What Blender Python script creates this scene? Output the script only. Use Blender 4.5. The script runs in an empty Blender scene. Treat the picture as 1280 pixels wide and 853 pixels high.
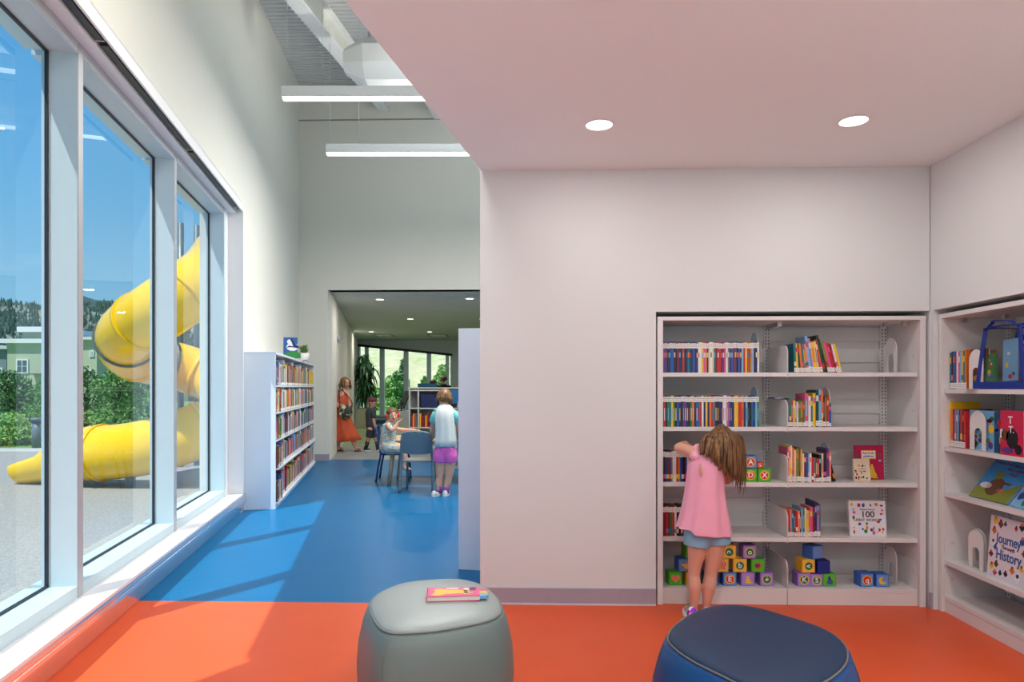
import bpy, bmesh, math, random
from mathutils import Vector, Matrix, Euler
random.seed(7)
PI = math.pi
PSI = math.radians(1.68)
CS, SN = math.cos(PSI), math.sin(PSI)
F = 853.0; H = 1.5; HY = 485.0
SC = bpy.context.scene
COL = SC.collection

# ---------------------------------------------------------------- surveying helpers (photo survey -> metres)
def W(Xc, d, z=0.0):
    return Vector((Xc*CS - d*SN, Xc*SN + d*CS, z))
def C(px, py, d):
    return W((px-640)/F*d, d, H-(py-HY)/F*d)
def CF(px, py, z=0.0):
    d = F*(H-z)/(py-HY)
    return W((px-640)/F*d, d, z)
def CY(px, Y):                      # world X seen at px on the plane Y
    r = (px-640)/F
    d = Y/(CS+r*SN)
    return d*(r*CS-SN)
def CX(px, X):                      # world Y seen at px on the plane X
    r = (px-640)/F
    d = X/(r*CS-SN)
    return d*(CS+r*SN)

# ---------------------------------------------------------------- materials
MATS = {}
def mat(name, col, rough=.5, metal=0.0, spec=.5, noise=0.0, nscale=30, bump=0.0, bscale=200, emit=None, estr=0, alpha=None, sheen=0, sss=0, trans=0, coat=0):
    if name in MATS: return MATS[name]
    m = bpy.data.materials.new(name); m.use_nodes = True
    nt = m.node_tree; b = nt.nodes['Principled BSDF']
    b.inputs['Base Color'].default_value = (*col, 1)
    b.inputs['Roughness'].default_value = rough
    b.inputs['Metallic'].default_value = metal
    b.inputs['Specular IOR Level'].default_value = spec
    if coat: b.inputs['Coat Weight'].default_value = coat
    if sheen: b.inputs['Sheen Weight'].default_value = sheen
    if sss:
        b.inputs['Subsurface Weight'].default_value = sss
        b.inputs['Subsurface Radius'].default_value = (.012, .005, .003)
    if trans: b.inputs['Transmission Weight'].default_value = trans
    if emit:
        b.inputs['Emission Color'].default_value = (*emit, 1); b.inputs['Emission Strength'].default_value = estr
    tc = nt.nodes.new('ShaderNodeTexCoord')
    if noise:
        n = nt.nodes.new('ShaderNodeTexNoise'); n.inputs['Scale'].default_value = nscale; n.inputs['Detail'].default_value = 4
        mx = nt.nodes.new('ShaderNodeMix'); mx.data_type = 'RGBA'
        mx.inputs['A'].default_value = (*[c*(1-noise) for c in col], 1)
        mx.inputs['B'].default_value = (*[min(1, c*(1+noise)) for c in col], 1)
        nt.links.new(tc.outputs['Object'], n.inputs['Vector'])
        nt.links.new(n.outputs['Fac'], mx.inputs['Factor'])
        nt.links.new(mx.outputs['Result'], b.inputs['Base Color'])
    if bump:
        n2 = nt.nodes.new('ShaderNodeTexNoise'); n2.inputs['Scale'].default_value = bscale; n2.inputs['Detail'].default_value = 3
        bp = nt.nodes.new('ShaderNodeBump'); bp.inputs['Strength'].default_value = bump; bp.inputs['Distance'].default_value = .002
        nt.links.new(tc.outputs['Object'], n2.inputs['Vector'])
        nt.links.new(n2.outputs['Fac'], bp.inputs['Height']); nt.links.new(bp.outputs['Normal'], b.inputs['Normal'])
    MATS[name] = m
    return m

def srgb(r, g, b):
    f = lambda c: ((c/255+.055)/1.055)**2.4 if c > 10 else c/255/12.92
    return (f(r), f(g), f(b))

PAL = {'p': ('lilac', (150,130,190)), 'n': ('navy', (28,42,95)), 'k': ('black', (26,26,34)), 'b': ('blue', (30,85,170)),
       'r': ('red', (190,35,40)), 'm': ('maroon', (120,25,40)), 'y': ('yellow', (232,190,30)), 'w': ('white', (225,225,225)),
       'g': ('green', (45,125,55)), 'o': ('orange', (225,115,40)), 't': ('teal', (20,115,130)), 'l': ('light blue', (120,175,220)),
       'c': ('cream', (225,205,170)), 'u': ('purple', (95,55,130)), 'i': ('pink', (215,80,135)), 'e': ('grey', (110,112,120)),
       'd': ('dark green', (20,70,50)), 's': ('salmon', (230,130,100)), 'v': ('olive', (120,130,40)), 'q': ('brown', (105,65,40))}
def bookmat(k):
    n, c = PAL[k]
    return mat('cover_'+n.replace(' ', '_'), srgb(*c), rough=.35, noise=.12, nscale=60)

white_paint = mat('white_wall_paint', (.69,.72,.73), rough=.85, noise=.012, nscale=3)
hall_paint = mat('hall_wall_paint', (.76,.75,.68), rough=.85, noise=.012, nscale=3)
ceil_paint = mat('ceiling_paint', (.80,.86,.885), rough=.9, noise=.01, nscale=2)
alu = mat('painted_aluminium', (.50,.63,.69), rough=.4, noise=.01, nscale=8)
alu_dark = mat('aluminium_edge', (.30,.32,.35), rough=.4, metal=.3, noise=.02)
gasket = mat('black_gasket', (.015,.02,.03), rough=.5, noise=.1)
shelf_white = mat('shelf_steel_white', (.72,.70,.70), rough=.38, noise=.01, nscale=10)
shelf_cool = mat('bookcase_white', (.72,.80,.90), rough=.4, noise=.01, nscale=10)
base_grey = mat('rubber_baseboard', srgb(165,158,172), rough=.6, noise=.03, nscale=20)
metal_grey = mat('satin_metal', (.55,.55,.57), rough=.3, metal=.9, noise=.04)
paper = mat('page_paper', (.80,.76,.66), rough=.9, noise=.05, nscale=300)
label_white = mat('spine_label_white', (.82,.80,.77), rough=.6, noise=.06, nscale=400)
black_plastic = mat('black_plastic', (.02,.022,.026), rough=.4, noise=.1)
white_plastic = mat('white_plastic', (.82,.82,.82), rough=.35, noise=.02)
dark_slot = mat('dark_slot', (.03,.03,.035), rough=.8, noise=.1)

# ---------------------------------------------------------------- mesh helpers
def BM(): return bmesh.new()
def box(bm, x0, x1, y0, y1, z0, z1, M=None, mi=0, bev=0):
    vs = [Vector((x, y, z)) for x in (x0, x1) for y in (y0, y1) for z in (z0, z1)]
    if M is not None: vs = [M @ v for v in vs]
    v = [bm.verts.new(p) for p in vs]
    fs = [bm.faces.new([v[i] for i in q]) for q in ((0,1,3,2),(4,6,7,5),(0,4,5,1),(2,3,7,6),(0,2,6,4),(1,5,7,3))]
    for f in fs: f.material_index = mi
    if bev:
        es = list({e for f in fs for e in f.edges})
        r = bmesh.ops.bevel(bm, geom=es, offset=bev, segments=2, affect='EDGES', profile=.7)
        for f in r['faces']: f.material_index = mi
    return fs
def ring_frame(p, dirv):
    dirv = dirv.normalized()
    up = Vector((0,0,1)) if abs(dirv.z) < .95 else Vector((0,1,0))
    a = dirv.cross(up).normalized(); b = a.cross(dirv).normalized()
    return a, b
def tube(bm, pts, radii, seg=10, caps=True, mi=0, flat=1.0):
    pts = [Vector(p) for p in pts]
    if not hasattr(radii, '__len__'): radii = [radii]*len(pts)
    rings = []; pa = None
    for i, p in enumerate(pts):
        d = (pts[min(i+1, len(pts)-1)] - pts[max(i-1, 0)])
        if d.length < 1e-9: d = Vector((0,0,1))
        d.normalize()
        if pa is None: a, b = ring_frame(p, d)
        else:
            a = (pa - d*pa.dot(d))
            a = a.normalized() if a.length > 1e-6 else ring_frame(p, d)[0]
            b = a.cross(d).normalized()
        pa = a
        rings.append([bm.verts.new(p + (a*math.cos(t)+b*flat*math.sin(t))*radii[i]) for t in [2*PI*k/seg for k in range(seg)]])
    for i in range(len(rings)-1):
        for k in range(seg):
            f = bm.faces.new((rings[i][k], rings[i][(k+1)%seg], rings[i+1][(k+1)%seg], rings[i+1][k])); f.smooth = True; f.material_index = mi
    if caps:
        for r in (rings[0][::-1], rings[-1]):
            f = bm.faces.new(r); f.material_index = mi
    return rings
def ell(bm, c, r, M=None, sub=2, mi=0):
    R = Matrix.Translation(Vector(c)) @ Matrix.Diagonal((*(r if hasattr(r, '__len__') else (r,r,r)), 1))
    if M is not None: R = Matrix.Translation(Vector(c)) @ M.to_4x4() @ Matrix.Diagonal((*(r if hasattr(r,'__len__') else (r,r,r)), 1))
    g = bmesh.ops.create_icosphere(bm, subdivisions=sub, radius=1, matrix=R)
    for v in g['verts']:
        for f in v.link_faces: f.smooth = True; f.material_index = mi
def cap(bm, p0, r0, p1, r1, seg=12):       # tapered capsule
    tube(bm, [p0, p1], [r0, r1], seg); ell(bm, p0, r0, sub=2); ell(bm, p1, r1, sub=2)
def chain(bm, pts, seg=12):                # [(point, radius)...]
    for (a, ra), (b, rb) in zip(pts, pts[1:]): cap(bm, a, ra, b, rb, seg)
def prism(bm, poly, z0, z1, M=None, mi=0):
    lo = [Vector((x, y, z0)) for x, y in poly]; hi = [Vector((x, y, z1)) for x, y in poly]
    if M is not None: lo = [M@v for v in lo]; hi = [M@v for v in hi]
    a = [bm.verts.new(v) for v in lo]; b = [bm.verts.new(v) for v in hi]; n = len(poly)
    fs = [bm.faces.new(a[::-1]), bm.faces.new(b)]
    for i in range(n): fs.append(bm.faces.new((a[i], a[(i+1)%n], b[(i+1)%n], b[i])))
    for f in fs: f.material_index = mi
    return fs
def disc(bm, c, r, nrm, th=.001, seg=24, mi=0):
    c = Vector(c); n = Vector(nrm).normalized(); a, b = ring_frame(c, n)
    lo = [bm.verts.new(c+(a*math.cos(t)+b*math.sin(t))*r) for t in [2*PI*k/seg for k in range(seg)]]
    hi = [bm.verts.new(v.co+n*th) for v in lo]
    fs = [bm.faces.new(lo[::-1]), bm.faces.new(hi)]
    for i in range(seg): fs.append(bm.faces.new((lo[i], lo[(i+1)%seg], hi[(i+1)%seg], hi[i])))
    for f in fs: f.material_index = mi
XZ = Matrix(((1,0,0,0),(0,0,-1,0),(0,1,0,0),(0,0,0,1)))     # prism drawn in (x, z); thickness runs towards -y
YZ = Matrix(((0,0,1,0),(1,0,0,0),(0,1,0,0),(0,0,0,1)))      # prism drawn in (y, z); thickness runs along x

def obj(name, bm, m, parent=None, loc=None, rot=None, smooth=False, M=None):
    bmesh.ops.recalc_face_normals(bm, faces=bm.faces)
    me = bpy.data.meshes.new(name); bm.to_mesh(me); bm.free()
    for x in (m if isinstance(m, (list, tuple)) else [m]): me.materials.append(x)
    if smooth:
        for p in me.polygons: p.use_smooth = True
    o = bpy.data.objects.new(name, me); COL.objects.link(o)
    if M is not None: o.matrix_world = M
    if loc is not None: o.location = loc
    if rot is not None: o.rotation_euler = rot
    if parent is not None: o.parent = parent
    return o
def tag(o, label, cat, group=None):
    o['label'] = label; o['category'] = cat
    if group: o['group'] = group
    return o
def struct(name, bm, m, M=None, smooth=False):
    o = obj(name, bm, m, M=M, smooth=smooth); o['kind'] = 'structure'; return o
def thing(name, label, cat, loc=(0,0,0), rz=0, group=None, M=None):
    o = bpy.data.objects.new(name, None); COL.objects.link(o); o.empty_display_size = .1
    if M is not None: o.matrix_world = M
    else: o.location = loc; o.rotation_euler = (0,0,rz)
    return tag(o, label, cat, group)
def remesh(o, vox, it=4, sm=.5, sub=0):
    r = o.modifiers.new('merge', 'REMESH'); r.mode = 'VOXEL'; r.voxel_size = vox; r.use_smooth_shade = True
    s = o.modifiers.new('soften', 'SMOOTH'); s.iterations = it; s.factor = sm
    return o
_fc = {}
def text(name, s, size, m, parent, M, th=.0006, align='CENTER', sx=1.0):
    cu = bpy.data.curves.new('t', 'FONT'); cu.body = s; cu.size = size; cu.extrude = th; cu.align_x = align; cu.align_y = 'CENTER'; cu.resolution_u = 3
    cu.offset = size*.02
    t = bpy.data.objects.new('t', cu); COL.objects.link(t)
    dg = bpy.context.evaluated_depsgraph_get()
    me = bpy.data.meshes.new_from_object(t.evaluated_get(dg)); bpy.data.objects.remove(t); bpy.data.curves.remove(cu)
    me.materials.clear(); me.materials.append(m)
    me.transform(M @ Matrix.Diagonal((sx, 1, 1, 1)))
    me.name = name
    o = bpy.data.objects.new(name, me); COL.objects.link(o); o.parent = parent
    return o
UPR = Matrix.Rotation(PI/2, 4, 'X')      # text upright, facing -y

def bez(pts, n=8):                       # Catmull-Rom through points
    pts = [Vector(p) for p in pts]; out = []
    P = [pts[0]*2-pts[1]] + pts + [pts[-1]*2-pts[-2]]
    for i in range(1, len(P)-2):
        for k in range(n):
            t = k/n
            out.append(.5*((2*P[i]) + (P[i+1]-P[i-1])*t + (2*P[i-1]-5*P[i]+4*P[i+1]-P[i+2])*t*t + (3*P[i]-P[i-1]-3*P[i+1]+P[i+2])*t**3))
    out.append(pts[-1]); return out
def closed(pts, n=6):
    pts = [Vector(p) for p in pts]; N = len(pts); out = []
    for i in range(N):
        a, b, c, d = pts[i-1], pts[i], pts[(i+1)%N], pts[(i+2)%N]
        for k in range(n):
            t = k/n
            out.append(.5*((2*b)+(c-a)*t+(2*a-5*b+4*c-d)*t*t+(3*b-a-3*c+d)*t**3))
    return out
ONES = ['','first','second','third','fourth','fifth','sixth','seventh','eighth','ninth','tenth','eleventh','twelfth','thirteenth','fourteenth','fifteenth','sixteenth','seventeenth','eighteenth','nineteenth']
TENS = {2:('twentieth','twenty'),3:('thirtieth','thirty'),4:('fortieth','forty'),5:('fiftieth','fifty'),6:('sixtieth','sixty')}
def nth(n):
    if n < 20: return ONES[n]
    a, b = TENS[n//10]
    return a if n % 10 == 0 else b+'-'+ONES[n % 10]

# ================================================================ CAMERA
cam = bpy.data.cameras.new('camera'); co = bpy.data.objects.new('camera', cam); COL.objects.link(co)
co.location = (0,0,H); co.rotation_euler = (PI/2, 0, PSI)
cam.sensor_width = 36; cam.lens = 36*F/1280; cam.shift_y = (HY-426.5)/1280; cam.clip_end = 2000; cam.clip_start = .05
SC.camera = co
SC.view_settings.view_transform = 'Standard'; SC.view_settings.look = 'None'; SC.view_settings.gamma = 1
SC.view_settings.exposure = 0.0; SC.view_settings.use_curve_mapping = False

# ================================================================ SETTING
ALPHA = PSI + math.atan(.19)
ML = Matrix.Translation(W(-1.71, 0)) @ Matrix.Rotation(ALPHA, 4, 'Z')     # window wall frame: x inboard, y along the wall
MLi = ML.inverted()
def Lst(px, d):
    v = MLi @ W((px-640)/F*d, d); return v.x, v.y
YW = 4.73; XR = CY(1163, YW); CZ = 3.01; ZA = 8.6
RB = 5.26
YB = 13.86                                   # far wall of the tall hall
def lw(s, t=0): return (ML @ Vector((t, s, 0))).xy
hall0 = W(-3.77, 13.83); hk = .19
def hallx(d): return W(-3.77-hk*(d-13.83), d)
DF = 28.5
far = hallx(DF)

# floor
def floor_material():
    m = bpy.data.materials.new('resilient_floor'); m.use_nodes = True; nt = m.node_tree; b = nt.nodes['Principled BSDF']
    g = nt.nodes.new('ShaderNodeNewGeometry'); sp = nt.nodes.new('ShaderNodeSeparateXYZ'); nt.links.new(g.outputs['Position'], sp.inputs[0])
    ns = nt.nodes.new('ShaderNodeTexNoise'); ns.inputs['Scale'].default_value = 3.5; ns.inputs['Detail'].default_value = 6
    nt.links.new(g.outputs['Position'], ns.inputs['Vector'])
    prev = None
    cols = [(.72,.102,.030), (.0015,.135,.33), srgb(148,152,156), srgb(150,168,120)]  # grey band past the opening puts pale floor reflections into the colour
    edges = [YW-.005, 14.15, 17.4]; inner = None
    for i, c in enumerate(cols):
        if i == 0:
            rgb = nt.nodes.new('ShaderNodeRGB'); rgb.outputs[0].default_value = (*c,1); prev = rgb.outputs[0]; continue
        gt = nt.nodes.new('ShaderNodeMath'); gt.operation = 'GREATER_THAN'; gt.inputs[1].default_value = edges[i-1]; nt.links.new(sp.outputs['Y'], gt.inputs[0])
        if i == 1:       # the orange runs on under the recessed shelves
            gx = nt.nodes.new('ShaderNodeMath'); gx.operation = 'LESS_THAN'; gx.inputs[1].default_value = -.35; nt.links.new(sp.outputs['X'], gx.inputs[0])
            gy = nt.nodes.new('ShaderNodeMath'); gy.operation = 'GREATER_THAN'; gy.inputs[1].default_value = RB+.1; nt.links.new(sp.outputs['Y'], gy.inputs[0])
            ga = nt.nodes.new('ShaderNodeMath'); ga.operation = 'MAXIMUM'; nt.links.new(gx.outputs[0], ga.inputs[0]); nt.links.new(gy.outputs[0], ga.inputs[1])
            gm = nt.nodes.new('ShaderNodeMath'); gm.operation = 'MULTIPLY'; nt.links.new(gt.outputs[0], gm.inputs[0]); nt.links.new(ga.outputs[0], gm.inputs[1]); gt = gm
        mx = nt.nodes.new('ShaderNodeMix'); mx.data_type = 'RGBA'; mx.inputs['B'].default_value = (*c,1)
        nt.links.new(gt.outputs[0], mx.inputs['Factor']); nt.links.new(prev, mx.inputs['A']); prev = mx.outputs['Result']
    lt = nt.nodes.new('ShaderNodeMath'); lt.operation = 'LESS_THAN'; lt.inputs[1].default_value = .9; nt.links.new(sp.outputs['Y'], lt.inputs[0])
    mx = nt.nodes.new('ShaderNodeMix'); mx.data_type = 'RGBA'; mx.inputs['B'].default_value = (.70,.71,.72,1)  # unseen floor zone made pale to lessen orange bounce on the ceiling
    nt.links.new(lt.outputs[0], mx.inputs['Factor']); nt.links.new(prev, mx.inputs['A']); prev = mx.outputs['Result']
    hs = nt.nodes.new('ShaderNodeHueSaturation'); mr = nt.nodes.new('ShaderNodeMapRange')
    mr.inputs['To Min'].default_value = .93; mr.inputs['To Max'].default_value = 1.07; nt.links.new(ns.outputs['Fac'], mr.inputs['Value'])
    nt.links.new(mr.outputs[0], hs.inputs['Value']); nt.links.new(prev, hs.inputs['Color']); nt.links.new(hs.outputs[0], b.inputs['Base Color'])
    b.inputs['Roughness'].default_value = .36; b.inputs['Specular IOR Level'].default_value = .16
    n2 = nt.nodes.new('ShaderNodeTexNoise'); n2.inputs['Scale'].default_value = 90; bp = nt.nodes.new('ShaderNodeBump'); bp.inputs['Strength'].default_value = .04
    nt.links.new(g.outputs['Position'], n2.inputs['Vector']); nt.links.new(n2.outputs['Fac'], bp.inputs['Height']); nt.links.new(bp.outputs['Normal'], b.inputs['Normal'])
    return m
bm = BM()
prism(bm, [tuple(lw(-3.2, -.1)), (3.4,-3.2), (3.4,5.3), (1.7,5.3), (1.7,13.9), (3.5,13.9), (3.5,29.2), (far.x-.1, 29.0), (hall0.x-.05, YB+.1), tuple(lw(14.1,-.1))], -.15, 0)
struct('floor', bm, floor_material())

# window wall
S0, PITCH, NB = 2.26, 1.93, 3
mull = [2.26, 4.19, 6.12, 8.05]
TI, TG, TO = -.118, -.283, -.40
Z0, Z1, ZH = .236, .31, 3.51
bm = BM()
box(bm, -.40, 0, -3.2, 2.26, -.1, ZA)              # nearer the camera
box(bm, -.40, 0, 2.26, 8.31, 3.70, ZA)            # above the glass
box(bm, -.40, TI-.02, 8.125, 8.5, -.1, ZA); box(bm, -.40, 0, 8.30, 14.3, -.1, ZA)             # beyond the glass
box(bm, -.40, -.02, 2.26, 8.125, -.1, .215)        # below the glass
struct('wall_left', bm, hall_paint, M=ML)
bm = BM(); box(bm, -.30, .05, 2.26, 8.27, .215, .236, bev=.003)
struct('trim_1', bm, mat('sill_white', (.80,.79,.80), rough=.5, noise=.01), M=ML)     # sill ledge
bm = BM()
prof = [(-.02,0),(0,0),(.004,.012),(.012,.02),(.038,.10),(.050,.15),(.050,.172),(.046,.175),(.050,.178),(.052,.196),(.047,.199),(.052,.202),(.05,.215),(-.02,.215)]
for a, b in [(2.0, 8.45)]:
    lo = [bm.verts.new((x, a, z)) for x, z in prof]; hi = [bm.verts.new((x, b, z)) for x, z in prof]
    n = len(prof); bm.faces.new(lo); bm.faces.new(hi[::-1])
    for i in range(n): bm.faces.new((lo[i], lo[(i+1)%n], hi[(i+1)%n], hi[i]))
struct('trim_2', bm, mat('apron_metal', (.80,.78,.80), rough=.22, metal=.85, noise=.01), M=ML)
bm = BM(); box(bm, 0, .012, -3.2, 2.0, 0, .10); box(bm, 0, .012, 8.3, 14.05, 0, .10)
struct('baseboard_left', bm, base_grey, M=ML)
glass = bpy.data.materials.new('window_glass'); glass.use_nodes = True
nt = glass.node_tree; nt.nodes.clear()
o_ = nt.nodes.new('ShaderNodeOutputMaterial'); mx = nt.nodes.new('ShaderNodeMixShader'); tr = nt.nodes.new('ShaderNodeBsdfTransparent'); gl = nt.nodes.new('ShaderNodeBsdfGlossy'); fr = nt.nodes.new('ShaderNodeFresnel')
tr.inputs[0].default_value = (.90,.955,.955,1); gl.inputs['Roughness'].default_value = .0; gl.inputs[0].default_value = (.9,.95,1,1); fr.inputs[0].default_value = 1.38
nt.links.new(fr.outputs[0], mx.inputs[0]); nt.links.new(tr.outputs[0], mx.inputs[1]); nt.links.new(gl.outputs[0], mx.inputs[2]); nt.links.new(mx.outputs[0], o_.inputs[0])
for i in range(3):
    a, b = mull[i], mull[i+1]
    bm = BM()
    box(bm, TG-.03, TI, a, a+.075, Z0, 3.58, bev=.002)                    # upright
    if i == 2: box(bm, TG-.03, TI, b, b+.075, Z0, 3.58, bev=.002)
    box(bm, TO, TI, a+.075, b, Z0, Z1, bev=.002)                      # bottom rail
    box(bm, TO, TI, a+.075, b, ZH, 3.58, bev=.002)                    # top rail
    w = struct('window_%d' % (i+1), bm, alu, M=ML)
    bm = BM()
    g0, g1 = a+.075, b
    for q in ((g0, g0+.012, Z1, ZH), (g1-.012, g1, Z1, ZH), (g0, g1, Z1, Z1+.012), (g0, g1, ZH-.012, ZH)):
        box(bm, TG-.008, TG+.010, q[0], q[1], q[2], q[3])
    obj('window_gasket', bm, gasket, w)
    bm = BM(); v = [bm.verts.new((TG, y, z)) for y, z in ((g0, Z1), (g1, Z1), (g1, ZH), (g0, ZH))]; bm.faces.new(v)
    obj('glass_pane', bm, glass, w)
    bm = BM(); box(bm, TI, TI+.004, a+.004, a+.071, Z0, 3.58); box(bm, TI, TI+.004, a+.075, b, 3.515, 3.58)
    obj('window_trim', bm, mat('mullion_face_grey', (.42,.44,.47), rough=.45, noise=.02), w)
bm = BM()
box(bm, TO, -.03, 2.26, 8.28, 3.58, 3.70)                          # head soffit
box(bm, TI-.02, TI, 8.125, 8.30, .236, 3.62); box(bm, TI, .05, 8.27, 8.30, .236, 3.62)          # far reveal
box(bm, .035, .05, 2.26, 8.30, 3.60, 3.70); box(bm, .0, .05, 2.26, 8.30, 3.69, 3.705)
struct('trim_3', bm, mat('head_trim_white', (.80,.80,.81), rough=.5, noise=.01), M=ML)
bm = BM(); box(bm, -.03, .035, 2.26, 8.27, 3.66, 3.69)
struct('trim_4', bm, dark_slot, M=ML)
nm = ['nearest the camera above the first pane', 'above the middle pane', 'above the far pane with the yellow slide']
for i in range(3):
    a, b = mull[i]+.05, mull[i+1]+.03
    t = thing('roller_shade', 'rolled dark window shade in the ceiling slot '+nm[i], 'window shade', M=ML @ Matrix.Translation((0, a, 3.60)))
    bm = BM(); tube(bm, [(.003,.02,.03),(.003,b-a-.03,.03)], .027, 14); obj('shade_roll', bm, mat('shade_fabric', (.035,.037,.04), rough=.8, noise=.15), t, smooth=False)
    bm = BM(); box(bm, -.02,.026,.02,b-a-.03,-.003,.006, bev=.002); obj('hem_bar', bm, black_plastic, t)
    bm = BM(); box(bm, -.025,.03,b-a-.03,b-a-.02,-.005,.05); obj('bracket', bm, metal_grey, t)

# main wall with shelving recess
RX0 = CY(820, YW); RZ = 2.025; RB = 5.26
RYR = 4.695; RY2 = 3.74                                             # side wall recess limits (Y)
bm = BM()
box(bm, -.36, RX0, YW, RB+.15, -.1, CZ+.2)
box(bm, RX0, XR, YW, RB+.15, RZ, CZ+.2)
box(bm, RX0, XR+.5, RB, RB+.15, -.1, RZ)
box(bm, XR-.003, XR+.6, YW, RB+.02, -.1, CZ+.2)
box(bm, -.36, 1.7, YW+.05, RB+.15, CZ+.2, ZA)
struct('wall_front', bm, white_paint)
bm = BM()
box(bm, XR, XR+.6, RYR, YW, -.1, CZ+.2)
box(bm, XR, XR+.6, RY2, RYR, RZ, CZ+.2)
box(bm, XR+.5, XR+.6, RY2, RYR, -.1, RZ)
box(bm, XR, XR+.6, -3.2, RY2, -.1, CZ+.2)
struct('wall_right', bm, white_paint)
bm = BM(); box(bm, -.36, RX0-.003, YW-.012, YW, .012, .115); 
struct('baseboard_front', bm, base_grey)
bm = BM(); box(bm, -.36, RX0-.003, YW-.016, YW, 0, .012)
struct('trim_5', bm, mat('pale_cove', (.62,.62,.68), rough=.6, noise=.02))
bm = BM(); box(bm, XR-.012, XR, RYR+.002, YW, 0, .11); box(bm, XR-.012, XR, -3.2, RY2, 0, .11)
struct('baseboard_right', bm, base_grey)
# alcove ceiling with its slanting edge
e1 = W((600-640)/F*4.70, 4.70); e0 = W(-1.22, 0); ed = (e1-e0); 
pN = e0 - ed*(3.2/ed.y); pF = e0 + ed*((YW+.05-e0.y)/ed.y)
bm = BM(); prism(bm, [(pN.x, pN.y), (3.4, -3.2), (3.4, YW+.02), (pF.x, pF.y)], CZ, CZ+.2)
struct('ceiling', bm, ceil_paint)
bm = BM(); prism(bm, [(pN.x+.01, pN.y), (pN.x+.2, pN.y), (pF.x+.2, pF.y), (pF.x+.01, pF.y)], CZ+.1, ZA)
struct('wall_upper', bm, hall_paint)
# unseen wall behind the camera, with glazing added to let daylight in
bm = BM(); box(bm, -3, 3.5, -3.35, -3.2, 2.75, ZA); box(bm, -3,-2.2,-3.35,-3.2,-.1,2.75); box(bm, 3.1,3.5,-3.35,-3.2,-.1,2.75); box(bm,-2.2,3.1,-3.35,-3.2,-.1,.1)
struct('wall_back', bm, white_paint)
bm = BM()
for k in range(5): x = -2.2+k*1.3; box(bm, x, x+.06, -3.33,-3.22,.1,2.75)
w = struct('window_5', bm, alu)  # unseen glazing, added to light the room from behind
bm = BM(); v = [bm.verts.new(p) for p in ((-2.2,-3.28,.1),(3.1,-3.28,.1),(3.1,-3.28,2.75),(-2.2,-3.28,2.75))]; bm.faces.new(v); obj('glass_pane', bm, glass, w)

bm = BM(); box(bm, -3.4, 3.9, -5.3, -3.35, 2.95, 3.1); o = obj('added_sun_canopy', bm, white_paint); tag(o, 'white unseen canopy added behind the viewpoint to block the sun', 'canopy'); o['kind'] = 'structure'  # unseen canopy added to keep the sun off the floor inside
bm = BM(); box(bm, -12, 14, -16, -3.36, -.3, -.1); o = obj('added_bounce_terrace', bm, mat('bounce_concrete', (.60,.60,.58), rough=.9, noise=.05, nscale=4)); tag(o, 'pale unseen terrace added behind the viewpoint to bounce sunlight inside', 'terrace'); o['kind'] = 'structure'  # added sunlit slab, bounces cool light up to the alcove ceiling
# tall hall: far wall with opening, unseen right wall with added high glazing, roof deck
xo = C(407, 485, 13.83).x
lc = lw(14.12)
ZO = 3.5
bm = BM()
box(bm, lc.x-.12, xo, YB, YB+.28, -.1, ZA)
box(bm, xo, 1.9, YB, YB+.28, ZO, ZA)
struct('wall_hall_far', bm, hall_paint)
bm = BM(); box(bm, lc.x-.1, 1.7, YB-.012, YB+.01, 6.97, 6.995); struct('trim_6', bm, mat('reveal_grey', (.30,.31,.30), rough=.8, noise=.03))
bm = BM(); box(bm, lc.x-.1, xo+.01, YB-.014, YB, 0, .14); struct('baseboard_far', bm, base_grey)
bm = BM(); box(bm, 1.6, 1.8, RB+.15, YB+.1, -.1, 4.2); box(bm, 1.6, 1.8, RB+.15, 6.0, 4.2, ZA); box(bm, 1.6, 1.8, 13.2, YB+.1, 4.2, ZA); struct('wall_hall_right', bm, hall_paint)
bm = BM()
for k in range(6): y = 6.0+k*1.428; box(bm, 1.62, 1.78, y, y+.06, 4.2, 8.0)
w = struct('window_6', bm, alu)  # unseen clerestory added to bring soft daylight into the hall
bm = BM(); v = [bm.verts.new(p) for p in ((1.7,6.0,4.2),(1.7,13.2,4.2),(1.7,13.2,8.0),(1.7,6.0,8.0))]; bm.faces.new(v); obj('glass_pane', bm, glass, w)
# corrugated roof deck
bm = BM(); sl = .18; y = -3.4; prof = []
while y < 14.1:
    for dy, dz in ((0,0),(.10,0),(.112,.035),(.138,.035),(.15,0)):
        prof.append((y+dy, 7.68-sl*(YB-(y+dy))+dz))
    y += .15
def deckx(y): return lw(0).x - y*math.tan(ALPHA) - .12
for x0, x1 in [(-6.2, 1.9)]:
    A = [bm.verts.new((deckx(p), p, q)) for p, q in prof]; B = [bm.verts.new((x1, p, q)) for p, q in prof]
    A2 = [bm.verts.new((deckx(prof[0][0]), prof[0][0], prof[0][1]+.4)), bm.verts.new((deckx(prof[-1][0]), prof[-1][0], prof[-1][1]+.4))]
    B2 = [bm.verts.new((x1, prof[0][0], prof[0][1]+.4)), bm.verts.new((x1, prof[-1][0], prof[-1][1]+.4))]
    for i in range(len(prof)-1): bm.faces.new((A[i], A[i+1], B[i+1], B[i]))
    bm.faces.new((A2[0], B2[0], B2[1], A2[1]))
struct('ceiling_deck', bm, mat('deck_white', (.66,.67,.66), rough=.6, noise=.02, nscale=6))
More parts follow.
